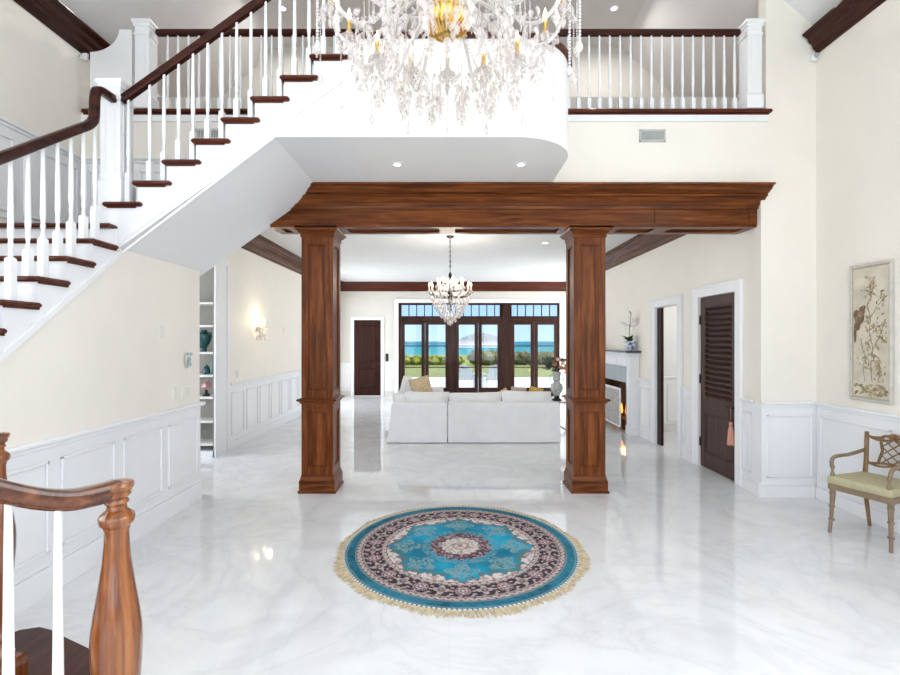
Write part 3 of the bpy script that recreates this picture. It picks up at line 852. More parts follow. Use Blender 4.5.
# ------------------------------------------------------------------ back door
d3 = thing('door_3', 'closed dark panelled door in the far wall left of the windows', 'door', ((BD[0]+BD[1])/2,YB,0), None, 'structure')
m = MB(); a, b, zt = BD[0]+.006, BD[1]-.006, BD[2]-.006
yf = YB+.02
m.box(a,b,yf+.02,yf+.05,.02,zt)
m.box(a,a+.12,yf,yf+.02,.02,zt,.003); m.box(b-.12,b,yf,yf+.02,.02,zt,.003)
for z0_, z1_ in ((.02,.25),(.85,1.05),(zt-.14,zt)): m.box(a+.12,b-.12,yf,yf+.02,z0_,z1_,.003)
m.build('leaf', REDDOOR, d3)
for z0_, z1_ in ((.25,.85),(1.05,zt-.14)):
    m = MB(); m.box(a+.15,b-.15,yf+.006,yf+.02,z0_+.03,z1_-.03,.006)
    for k in range(int((z1_-z0_)/.10)):
        m.box(a+.12,b-.12,yf+.008,yf+.02,z0_+.03+k*.10,z0_+.045+k*.10,.003)
    m.build('panel', REDDOOR, d3)
m = MB(); m.lathe([(.012,0),(.012,.03),(.028,.04),(.03,.055),(.02,.07),(.003,.074)], (b-.06,yf,1.0), 12, Matrix.Rotation(PI/2,4,'X')); m.build('knob', BRONZE, d3)
m = MB(); m.box(BD[0],BD[1],YB-.02,YB+.1,0.0,.018); struct('trim_21', m, MARBLE, 'pale threshold under the dark back door', 'threshold')

# ------------------------------------------------------------------ french doors with transoms
def px(u, Y=YB): return (u-449)*Y/480
def pz(v, Y=YB): return 1.7+(341-v)*Y/480
yA, yB_ = YB+.02, YB+.10
m = MB()
m.box(WX0,px(401),yA,yB_,0,WZ,.004); m.box(px(558),WX1,yA,yB_,0,WZ,.004)
m.box(WX0,WX1,yA,yB_,pz(304.2),WZ,.004)
m.box(WX0,px(502),yA-.01,yB_,pz(321),pz(317),.004); m.box(px(509),WX1,yA-.01,yB_,pz(321),pz(317),.004)
m.box(px(503),px(509.3),yA-.03,yB_,0,WZ,.006)
m.box(px(448.8),px(455),yA-.015,yB_,0,pz(320),.005)
m.box(px(501),px(511),yA-.012,yB_,0,pz(320),.005)
m.box(WX0,WX1,yA,yB_+.1,0,.03)
for u0_,u1_ in ((446,458),(498.5,513.5)): m.box(px(u0_),px(u1_),yA+.064,yB_+.02,0,pz(319))
m.box(WX0,WX1,yA+.064,yB_+.02,pz(323),pz(316.2))
m.box(px(500),px(512),yA+.064,yB_+.02,pz(319),WZ)
tag(m.build('trim_22', FRENCHW, None, 'auto'), 'dark wooden frame and posts holding the french doors', 'door frame', None, 'structure')
for i, (u0,u1,nb) in enumerate(((401,502.6,13),(509.6,558,6))):
    w = thing('window_%d' % (i+1), ('long transom window with thirteen panes above the left french doors','short transom window with six panes above the right french doors')[i], 'window', (px((u0+u1)/2),YB,pz(317)), None, 'structure')
    m = MB(); za, zb = pz(317), pz(304)
    m.box(px(u0),px(u1),yA+.01,yB_-.01,za,za+.03); m.box(px(u0),px(u1),yA+.01,yB_-.01,zb-.03,zb); 
    for k in range(nb+1):
        u = u0+(u1-u0)*k/nb; c = px(u)
        m.box(c-.014,c+.014,yA+.01,yB_-.02,za,zb,.004)
    m.build('frame', FRENCHW, w)
    m = MB(); m.box(px(u0)+.01,px(u1)-.01,yA+.035,yA+.041,za+.02,zb-.02); m.build('pane', GLASS, w)
pairs = ((401,449),(455.3,501.2),(511,558))
names = ('left pair of glazed french doors behind the gold pillow','middle pair of glazed french doors facing the island','right pair of glazed french doors behind the flowers')
for i, (u0,u1) in enumerate(pairs):
    d = thing('door_%d' % (i+4), names[i], 'french door', (px((u0+u1)/2),YB,0), None, 'structure')
    um = (u0+u1)/2
    for (a,b,side) in ((u0,um,1),(um,u1,-1)):
        xa, xb = px(a)+.004, px(b)-.004
        zt = pz(321)-.004
        lf = MB(); st_ = .108
        ya, yb2 = yA+.012, yA+.062
        lf.box(xa,xa+st_,ya,yb2,.035,zt,.004); lf.box(xb-st_,xb,ya,yb2,.035,zt,.004)
        lf.box(xa+st_,xb-st_,ya,yb2,zt-.11,zt,.004); lf.box(xa+st_,xb-st_,ya,yb2,.035,.26,.004)
        for v in (346,367.4): lf.box(xa+st_,xb-st_,ya+.012,yb2-.012,pz(v)-.014,pz(v)+.014,.003)
        L = lf.build('leaf', FRENCHW, d)
        g = MB(); g.box(xa+st_-.005,xb-st_+.005,ya+.022,ya+.028,.25,zt-.10); g.build('pane', GLASS, L)
        h = MB(); hx = (xb-.045) if side > 0 else (xa+.045)
        h.box(hx-.016,hx+.016,ya-.008,ya,.93,1.17,.004)
        h.tube([(hx,ya-.005,1.08),(hx,ya-.045,1.08),(hx-side*.03,ya-.05,1.075),(hx-side*.11,ya-.045,1.085)], [.009,.009,.008,.007], 8)
        h.lathe([(.010,0),(.010,.02)], (hx,ya-.008,1.0), 8, Matrix.Rotation(PI/2,4,'X'))
        h.build('handle', BRONZE, L)
# side windows added to the great room for light, hidden by the columns
for i,(xw,sg,lab) in enumerate(((GL,1,'added unseen side window letting light in behind the left column'),(4.33,-1,'added unseen side window letting light in behind the right column'))):
    w = thing('window_%d' % (i+6), lab, 'window', (xw,(SWIN[0]+SWIN[1])/2,SWIN[2]), None, 'structure')
    m = MB(); xa, xb = (xw-.07,xw-.02) if sg > 0 else (xw+.02,xw+.07)
    for y in (SWIN[0],SWIN[0]+.92,SWIN[0]+1.84,SWIN[1]-.06): m.box(xa,xb,y,y+.06,SWIN[2],SWIN[3])
    for z in (SWIN[2],2.3,SWIN[3]-.06): m.box(xa+.002,xb-.002,SWIN[0],SWIN[1],z,z+.06)
    m.build('frame', FRENCHW, w)
    m = MB(); m.box((xa+xb)/2-.003,(xa+xb)/2+.003,SWIN[0]+.01,SWIN[1]-.01,SWIN[2]+.01,SWIN[3]-.01); m.build('pane', GLASS, w)
for i,(xw,sg,ya,yb3,za,zb,lab) in enumerate(((-HW,1,HWIN[0],HWIN[1],HWIN[2],HWIN[3],'added unseen hall window at left beside the camera, for fill light'),(HW,-1,HWIN[0],HWIN[1],HWIN[2],HWIN[3],'added unseen hall window at right beside the camera, for fill light'),(-4.78,1,5.55,6.95,.5,2.9,'added unseen window of the side hall, lighting the right wall'))):  # unseen windows added so that area lamps can light hall and great room
    w = thing('window_%d' % (i+8), lab, 'window', (xw,(ya+yb3)/2,za), None, 'structure')
    m = MB(); xa, xb = (xw-.08,xw-.03) if sg > 0 else (xw+.03,xw+.08)
    for k in range(4): y = ya+(yb3-.06-ya)*k/3; m.box(xa,xb,y,y+.06,za,zb)
    for z in (za,(za+zb)/2,zb-.06): m.box(xa+.002,xb-.002,ya,yb3,z,z+.06)
    m.build('frame', WHITE, w)
    m = MB(); m.box((xa+xb)/2-.003,(xa+xb)/2+.003,ya+.01,yb3-.01,za+.01,zb-.01); m.build('pane', GLASS, w)
# rear windows behind the camera
for i, (a,b) in enumerate(RW):
    w = thing('window_%d' % (i+3), ('tall entrance window at one side behind the camera','tall glazed entrance behind the camera','tall entrance window at the other side behind the camera')[i], 'window', ((a+b)/2,REAR,.05), None, 'structure')
    m = MB()
    for x in (a, (a+b)/2-.03, b-.06): m.box(x,x+.06,REAR-.1,REAR-.04,.05,4.6)
    for z in (.05,1.5,3.0,4.54): m.box(a,b,REAR-.1,REAR-.04,z,z+.06)
    m.build('frame', WHITE, w)
    m = MB(); m.box(a+.02,b-.02,REAR-.075,REAR-.07,.07,4.58); m.build('pane', GLASS, w)

# ------------------------------------------------------------------ outside
def grassm(name, a, b, sc):
    return paint(name, a, .9, .35, .1, 0, sc)
m = MB(); m.box(-16,16,YB+.25,22.6,-.10,-.01)
struct('floor', m, paint('white_patio_stone', (.82,.80,.77), .7, .03), 'white stone patio outside the french doors', 'patio')
lawn_m, nt, b = new_mat('lawn_grass')
v = coords(nt,(1,1,1)); nt.links.new(ramp(nt,[(.3,(.20,.22,.05)),(.7,(.34,.33,.09))], noise(nt,v,1.2,6)), b.inputs['Base Color']); b.inputs['Roughness'].default_value=.9
m = MB(); m.box(-60,70,22.6,33.4,-.12,-.03)
tag(m.build('lawn', lawn_m, None, 'auto'), 'sunlit green lawn between the patio and the hedge', 'lawn', None, 'stuff')
hm, nt, b = new_mat('hedge_foliage')
v = coords(nt,(1,1,1)); f = noise(nt,v,5,6)
nt.links.new(ramp(nt,[(.25,(.07,.075,.025)),(.5,(.19,.17,.06)),(.78,(.36,.28,.14))], f), b.inputs['Base Color']); b.inputs['Roughness'].default_value=.9
hm2, nt, b = new_mat('bright_shrub_foliage')
v = coords(nt,(1,1,1)); f = noise(nt,v,5,6)
nt.links.new(ramp(nt,[(.25,(.16,.18,.02)),(.5,(.30,.31,.035)),(.78,(.42,.40,.07))], f), b.inputs['Base Color']); b.inputs['Roughness'].default_value=.9
rn = random.Random(3)
def hedge(x0, x1, y, h, mat, label, seed, dens):
    m = MB(); r2 = random.Random(seed)
    x = x0
    while x < x1:
        hh = h*r2.uniform(.9,1.08)
        m.blob((x, y+r2.uniform(-.4,.4), hh*.60), hh*.62, r2.random()*1000, 10, 7, .16, (1.1,1,.9))
        for k in range(dens):
            a = r2.uniform(0,PI); e = r2.uniform(.1,1.3)
            c = V3((x+hh*.66*math.cos(a)*math.cos(e), y-hh*.6*math.sin(a)*math.cos(e), hh*.45+hh*.55*math.sin(e)))
            d = V3((r2.uniform(-1,1), r2.uniform(-1,.2), r2.uniform(.2,1))).normalized()
            m.leaf(c, c+d*r2.uniform(.15,.32), .09, (r2.uniform(-1,1),0,1))
        x += hh*.38
    o = m.build('hedge', mat, None, 'auto')
    tag(o, label, 'hedge', None, 'stuff')
hedge(-8,.8,34.7,.46,hm2,'low bright green hedge beyond the lawn at left',5,14)
hedge(1.95,17,34.7,.78,hm,'taller brownish hedge beyond the lawn at right',6,18)
m = MB(); m.box(-500,500,33.4,60,-6,-.04); 
struct('floor', m, hm2, 'overgrown bank sloping down towards the sea', 'ground')
# sea
sm, nt, b = new_mat('sea_water')
tc = N(nt,'ShaderNodeTexCoord'); sp = N(nt,'ShaderNodeSeparateXYZ'); nt.links.new(tc.outputs['Object'], sp.inputs[0])
v = coords(nt,(.004,.02,1)); f = noise(nt,v,3,5)
mr = N(nt,'ShaderNodeMapRange'); mr.inputs['From Min'].default_value=-4500; mr.inputs['From Max'].default_value=-3300
nt.links.new(sp.outputs['Y'], mr.inputs['Value'])
ad = N(nt,'ShaderNodeMath',operation='MULTIPLY_ADD'); ad.inputs[1].default_value=.3; nt.links.new(f,ad.inputs[0]); nt.links.new(mr.outputs[0],ad.inputs[2])
nt.links.new(ramp(nt,[(.1,(.075,.34,.28)),(.45,(.042,.265,.235)),(1.0,(.022,.175,.19))], ad.outputs[0]), b.inputs['Base Color'])
b.inputs['Roughness'].default_value=.6; b.inputs['Specular IOR Level'].default_value=.1
m = MB(); m.box(-7000,7000,60,9000,-9,-8)
tag(m.build('sea', sm, None, 'auto'), 'turquoise sea stretching to the horizon', 'sea', None, 'stuff')
# island
im, nt, b = new_mat('dry_island_ground')
v = coords(nt,(.02,.02,.06)); tc = N(nt,'ShaderNodeTexCoord'); sp = N(nt,'ShaderNodeSeparateXYZ'); nt.links.new(tc.outputs['Object'], sp.inputs[0])
mr = N(nt,'ShaderNodeMapRange'); mr.inputs['From Max'].default_value=22; nt.links.new(sp.outputs['Z'], mr.inputs['Value'])
ad = N(nt,'ShaderNodeMath',operation='MULTIPLY_ADD'); ad.inputs[1].default_value=.35; nt.links.new(noise(nt,v,2,5),ad.inputs[0]); nt.links.new(mr.outputs[0],ad.inputs[2])
nt.links.new(ramp(nt,[(.38,(.78,.74,.68)),(.52,(.50,.46,.42)),(.75,(.30,.30,.25)),(1.0,(.30,.29,.25))], ad.outputs[0]), b.inputs['Base Color']); b.inputs['Roughness'].default_value=.95
m = MB()
nx, ny = 70, 12; Yi = 780
def ih(t):  # height profile across
    pts = [(0,0),(.05,5),(.14,12.3),(.3,18.6),(.43,22.6),(.52,23.2),(.62,22.6),(.72,20.2),(.85,15.5),(.94,7),(1,0)]
    for (a,b),(c,d) in zip(pts,pts[1:]):
        if t <= c: 
            u=(t-a)/(c-a); return b+(d-b)*u
    return 0
vs=[]; fs=[]; r3 = random.Random(4)
for j in range(ny+1):
    q = j/ny
    for i in range(nx+1):
        t=i/nx
        z=-8.3+ih(t)*math.sin(PI*q)**.7*(1+.04*math.sin(i*1.3+j))
        vs.append((1.5+94*t, Yi-45+90*q, z))
for j in range(ny):
    for i in range(nx):
        a=j*(nx+1)+i; fs.append((a,a+1,a+nx+2,a+nx+1))
vs += [(1.5,Yi-45,-8.6),(95.5,Yi-45,-8.6),(95.5,Yi+45,-8.6),(1.5,Yi+45,-8.6)]; k=len(vs)-4; fs.append((k,k+1,k+2,k+3))
m.add(vs,fs,True)
tag(m.build('island', im, None, 'auto'), 'dry hilly island on the horizon beyond the sea', 'island')
# patio chairs
PCH = paint('weathered_grey_wood', (.60,.64,.65), .7, .1)
def patio_chair(x, y, rz, label):
    c = thing('patio_chair', label, 'chair', (0,0,0), 'chairs on the patio')
    def seatpart():
        m = MB()
        for k in range(6): m.boxm(Matrix.Rotation(math.radians(10),4,'X'), -.27,.27,-.30+k*.09,-.22+k*.09,.36,.38,.004)
        return m
    seatpart().build('seat', PCH, c, 'local')
    m = MB()
    M = Matrix.Translation((0,.20,.36)) @ Matrix.Rotation(math.radians(-22),4,'X')
    for k in range(5): m.boxm(M, -.265+k*.108,-.175+k*.108,0,.02,0,.58-.03*abs(k-2),.004)
    m.boxm(M,-.26,.26,.02,.04,.40,.46,.004)
    m.build('backrest', PCH, c, 'local')
    for s in (-1,1):
        m = MB(); m.box(s*.33-.05,s*.33+.05,-.34,.36,.56,.585,.006); m.build('armrest', PCH, c, 'local')
        m = MB(); m.box(s*.30-.02,s*.30+.02,-.30,-.24,0,.56,.005); m.build('leg', PCH, c, 'local')
        m = MB(); m.box(s*.30-.02,s*.30+.02,.26,.32,0,.56,.005); m.build('leg', PCH, c, 'local')
    c.location = (x,y,-.01); c.rotation_euler = (0,0,rz)
patio_chair(.58, 16.9, math.radians(172), 'weathered grey patio chair outside, left of the two seen through the middle doors')
patio_chair(1.54, 16.75, math.radians(190), 'weathered grey patio chair outside, right of the two seen through the middle doors')
# ------------------------------------------------------------------ sofa
def pillow_mb(w, h, t, seg=10, pin=.10):
    """cushion in local x (width) z (height), thickness y; centre bottom at origin"""
    m = MB(); vs = []; fs = []
    n = seg
    for side in (0, 1):
        for j in range(n+1):
            for i in range(n+1):
                u = -1+2*i/n; v = -1+2*j/n
                b = ((1-abs(u)**2.4)*(1-abs(v)**2.4))**.5
                pu = u*(1-pin*(1-abs(v))*abs(u)**3*.6); pv = v*(1-pin*(1-abs(u))*abs(v)**3*.6)
                vs.append((pu*w/2, (1 if side else -1)*t/2*b, h/2+pv*h/2))
    o = (n+1)**2
    for j in range(n):
        for i in range(n):
            a = j*(n+1)+i
            fs.append((a,a+1,a+n+2,a+n+1)); fs.append((o+a,o+a+n+1,o+a+n+2,o+a+1))
    for i in range(n):
        fs.append((i,o+i,o+i+1,i+1)); a = n*(n+1)+i; fs.append((a,a+1,o+a+1,o+a))
        a = i*(n+1); fs.append((a,a+n+1,o+a+n+1,o+a)); a = i*(n+1)+n; fs.append((a,o+a,o+a+n+1,a+n+1))
    m.add(vs, fs, True)
    return m
SY = 7.98
sf = thing('sofa', 'white slipcovered sectional sofa seen from behind', 'sofa', (.4,SY+.9,0))
def cover(x0,x1,y0,y1,z1,flL,flR,seed):
    """slipcovered block with a slightly flaring skirt"""
    m = MB(); rn = random.Random(seed)
    n = 18; vs=[]; fs=[]
    lev = [(0.012,1.0),(.10,.8),(.25,.45),(.45,.15),(z1-.03,.0),(z1,-.25)]
    loop = [(x0+(x1-x0)*i/n, y0, 'f') for i in range(n)]+[(x1,y0+(y1-y0)*i/n,'r') for i in range(n)]+[(x1-(x1-x0)*i/n,y1,'b') for i in range(n)]+[(x0,y1-(y1-y0)*i/n,'l') for i in range(n)]
    ph = [rn.uniform(0,6) for _ in range(3)]
    for (z,f) in lev:
        for k,(x,y,s) in enumerate(loop):
            cx,cy=(x0+x1)/2,(y0+y1)/2
            wob = .006*max(f,0)*(math.sin(k*.9+ph[0])+math.sin(k*1.7+ph[1]))
            dx = (-flL if x<=x0+1e-6 else (flR if x>=x1-1e-6 else 0))*max(f,0)
            dy = (-.03 if y<=y0+1e-6 else (.03 if y>=y1-1e-6 else 0))*max(f,0)
            if f<0:
                dx += .02 if x<=x0+1e-6 else (-.02 if x>=x1-1e-6 else 0); dy += .02 if y<=y0+1e-6 else (-.02 if y>=y1-1e-6 else 0)
            vs.append((x+dx, y+dy+wob, z))
    L=len(loop)
    for q in range(len(lev)-1):
        for k in range(L):
            k2=(k+1)%L; fs.append((q*L+k,q*L+k2,(q+1)*L+k2,(q+1)*L+k))
    fs.append(tuple(range((len(lev)-1)*L,len(lev)*L))); fs.append(tuple(reversed(range(L))))
    m.add(vs,fs,True)
    return m
cover(-.96,-.03,SY+.03,SY+.26,.665,.09,.0,1).build('back', SOFA, sf)
cover(-.018,1.855,SY+.03,SY+.26,.665,.0,.0,2).build('back', SOFA, sf)
m = MB(); m.box(-.95,1.80,SY+.27,SY+1.05,.02,.40,.03); m.box(-.95,-.05,SY+1.06,SY+2.5,.02,.40,.03); m.build('seat_base', SOFA, sf)
for (a,b,c,d) in ((-.94,.10,SY+.44,SY+1.08),(.11,.95,SY+.44,SY+1.08),(.96,1.80,SY+.44,SY+1.08),(-.94,-.05,SY+1.09,SY+2.48)):
    m = MB(); m.box(a,b,c,d,.40,.53,.045); m.build('seat_cushion', SOFA, sf)
def place(mb, name, mat, parent, M):
    mb.v = [tuple(M @ V3(p)) for p in mb.v]
    return mb.build(name, mat, parent)
for (cx,w,z,h,y,rz) in ((-.40,.80,.50,.325,SY+.34,1),(.46,.95,.50,.31,SY+.35,-1),(1.335,.88,.50,.335,SY+.34,1.5)):
    place(pillow_mb(w,h,.20), 'back_cushion', SOFA, sf, Matrix.Translation((cx,y,z)) @ Matrix.Rotation(math.radians(rz),4,'Y') @ Matrix.Rotation(math.radians(-8),4,'X'))
place(pillow_mb(.24,.30,.18), 'back_cushion', SOFA, sf, Matrix.Translation((-.86,SY+.36,.50)) @ Matrix.Rotation(math.radians(-6),4,'X'))
GOLDF = paint('gold_damask_fabric', (.58,.45,.27), .6, .18, .3, .1, 22)
GOLDF2 = paint('mustard_fabric', (.58,.36,.09), .7, .15, .3, .1, 20)
BLUSH = paint('greige_fabric', (.52,.42,.37), .8, .12, .2, .1, 25)
PWH = paint('white_cushion_fabric', (.80,.80,.81), .85, .03, .2, .1, 9)
def throw_pillow(label, mat, w, h, t, loc, rz, ry, rx):
    o = thing('throw_pillow', label, 'pillow', loc, 'throw pillows on the sofa')
    m = pillow_mb(w,h,t)
    M = Matrix.Rotation(math.radians(rz),4,'Z') @ Matrix.Rotation(math.radians(rx),4,'X') @ Matrix.Rotation(math.radians(ry),4,'Y')
    m.v = [tuple(M @ V3(p)) for p in m.v]
    m.build('cover', mat, o, 'local')
    e = MB(); e.tube([tuple(M @ V3(p)) for p in ((-w*.49,0,.008),(w*.49,0,.008),(w*.49,0,h-.008),(-w*.49,0,h-.008))], .006, 6, True)
    e.build('piping', mat, o, 'local')
throw_pillow('white pillow leaning at the left end of the sofa behind its back', PWH, .36,.46,.13, (-.79,SY+.80,.59), 12, 16, 9)
throw_pillow('large gold patterned pillow standing tilted beside the white pillow', GOLDF, .36,.49,.14, (-.42,SY+.64,.585), 0, -15, 9)
throw_pillow('small white pillow just right of the gold patterned pillow', PWH, .24,.33,.11, (-.205,SY+.86,.54), 0, -4, 9)
throw_pillow('mustard pillow peeping over the sofa back, leftmost of the right group', GOLDF2, .24,.25,.11, (1.03,SY+.66,.592), 0, -28, 8)
throw_pillow('greige pillow peeping over the sofa back between two mustard pillows', BLUSH, .28,.32,.12, (1.25,SY+.76,.552), 0, 3, 8)
throw_pillow('mustard pillow peeping over the sofa back, nearest the flower vase', GOLDF2, .25,.31,.12, (1.50,SY+.66,.572), 0, 14, 8)

# ------------------------------------------------------------------ side table with vase and flowers
tb = thing('side_table', 'small round silvered side table beyond the right end of the sofa', 'table', (2.02,9.0,0))
m = MB(); m.lathe([(.20,.555),(.235,.56),(.24,.575),(.235,.588),(.0,.589)], (2.02,9.0,0), 28); m.build('tabletop', SILVER, tb)
m = MB()
for k in range(28):
    a = 2*PI*k/28; m.sphere((2.02+.225*math.cos(a),9.0+.225*math.sin(a),.548), .012, 8, 5)
m.build('beaded_edge', BRONZE, tb)
m = MB(); m.lathe([(.05,.56),(.03,.5),(.025,.4),(.045,.3),(.028,.2),(.03,.1),(.06,.06)], (2.02,9.0,0), 16); m.build('pedestal', SILVER, tb)
for k in range(3):
    a = 2*PI*k/3+.3; m = MB(); m.tube([(2.02,9.0,.10),(2.02+.1*math.cos(a),9.0+.1*math.sin(a),.085),(2.02+.2*math.cos(a),9.0+.2*math.sin(a),.017)], [.022,.018,.014], 8); m.build('leg', SILVER, tb)
vm, nt, b = new_mat('patterned_porcelain')
v = coords(nt,(1,1,1)); wv = N(nt,'ShaderNodeTexVoronoi'); wv.inputs['Scale'].default_value=28; nt.links.new(v, wv.inputs['Vector'])
nt.links.new(ramp(nt,[(.25,(.62,.61,.58)),(.42,(.20,.21,.22)),(.6,(.5,.5,.48))], wv.outputs['Distance']), b.inputs['Base Color']); b.inputs['Roughness'].default_value=.25
vs_ = thing('flower_vase', 'grey patterned urn vase on a dark foot holding orange roses', 'vase', (2.02,9.0,.589))
m = MB(); z = .589; c = (2.02,9.0,z)
m.lathe([(.045,.085),(.05,.10),(.085,.15),(.115,.21),(.118,.25),(.095,.30),(.055,.335),(.045,.36),(.06,.375),(.08,.385),(.068,.42),(.066,.47),(.085,.53),(.082,.535),(.06,.50),(.05,.42)], c, 24); m.build('body', vm, vs_)
m = MB(); m.lathe([(.085,.001),(.088,.02),(.07,.03),(.05,.05),(.04,.075),(.048,.09)], c, 20); m.build('foot', BRONZE, vs_)
for s in (-1,1):
    m = MB(); m.tube([(c[0]+s*.06,c[1],z+.48),(c[0]+s*.12,c[1],z+.47),(c[0]+s*.13,c[1],z+.38),(c[0]+s*.10,c[1],z+.29)], .009, 8); m.build('handle', vm, vs_)
LEAFD = paint('dark_leaf', (.03,.055,.028), .5, .3, .4, 0, 12)
ROSE = paint('orange_rose_petal', (.72,.30,.12), .6, .2, .3, 0, 25)
ROSEP = paint('peach_rose_petal', (.80,.50,.38), .6, .15, .3, 0, 25)
fl = thing('flower_bouquet', 'bouquet of orange and peach roses with dark foliage in the urn vase', 'flowers', (2.02,9.0,1.1))
rn = random.Random(12)
m = MB()
top = []
for k in range(11):
    a = rn.uniform(0,6.28); r = rn.uniform(.04,.15); h = rn.uniform(.12,.27)
    e = (2.02+r*math.cos(a), 9.0+r*math.sin(a), 1.10+h); top.append(e)
    m.tube([(2.02+.02*math.cos(a),9.0+.02*math.sin(a),1.128),(2.02+.5*r*math.cos(a),9.0+.5*r*math.sin(a),1.16),e], .004, 5)
m.build('stems', LEAFD, fl)
m = MB()
for k in range(90):
    a = rn.uniform(0,6.28); r = rn.uniform(.03,.2); h = rn.uniform(.03,.26)
    if rn.random() < .5: a = PI+rn.uniform(-1.0,1.0); r *= 1.25
    p = V3((2.02+r*math.cos(a),9.0+r*math.sin(a),1.10+h)); d = V3((math.cos(a),math.sin(a),rn.uniform(-.4,1.0))).normalized()
    m.leaf(p, p+d*rn.uniform(.07,.13), rn.uniform(.03,.05), (rn.uniform(-1,1),rn.uniform(-1,1),1))
m.build('foliage', LEAFD, fl)
def rose(mb, c, r, sd):
    q = random.Random(sd)
    mb.sphere(c, r*.55, 10, 7)
    for ring, (n, rr, el) in enumerate(((5,.55,.9),(6,.8,.45),(7,1.0,.1))):
        for i in range(n):
            a = 2*PI*i/n+q.random()
            b0 = V3(c)+V3((math.cos(a)*r*.25,math.sin(a)*r*.25,-r*.3))
            t0 = V3(c)+V3((math.cos(a)*r*rr,math.sin(a)*r*rr,r*el))
            mb.leaf(b0,t0,r*.95,(math.cos(a+1.57),math.sin(a+1.57),0.2),.3,r*.15)
for k, (dx,dy,dz) in enumerate(((.10,-.06,.15),(.05,-.12,.08),(.14,0,.05),(.02,-.05,.22),(.12,.08,.20),(-.06,-.1,.13),(.16,-.05,-.02))):
    m = MB(); rose(m, (2.02+dx,9.0+dy,1.13+dz), .045, k); m.build('rose', ROSE if k%3 else ROSEP, fl)

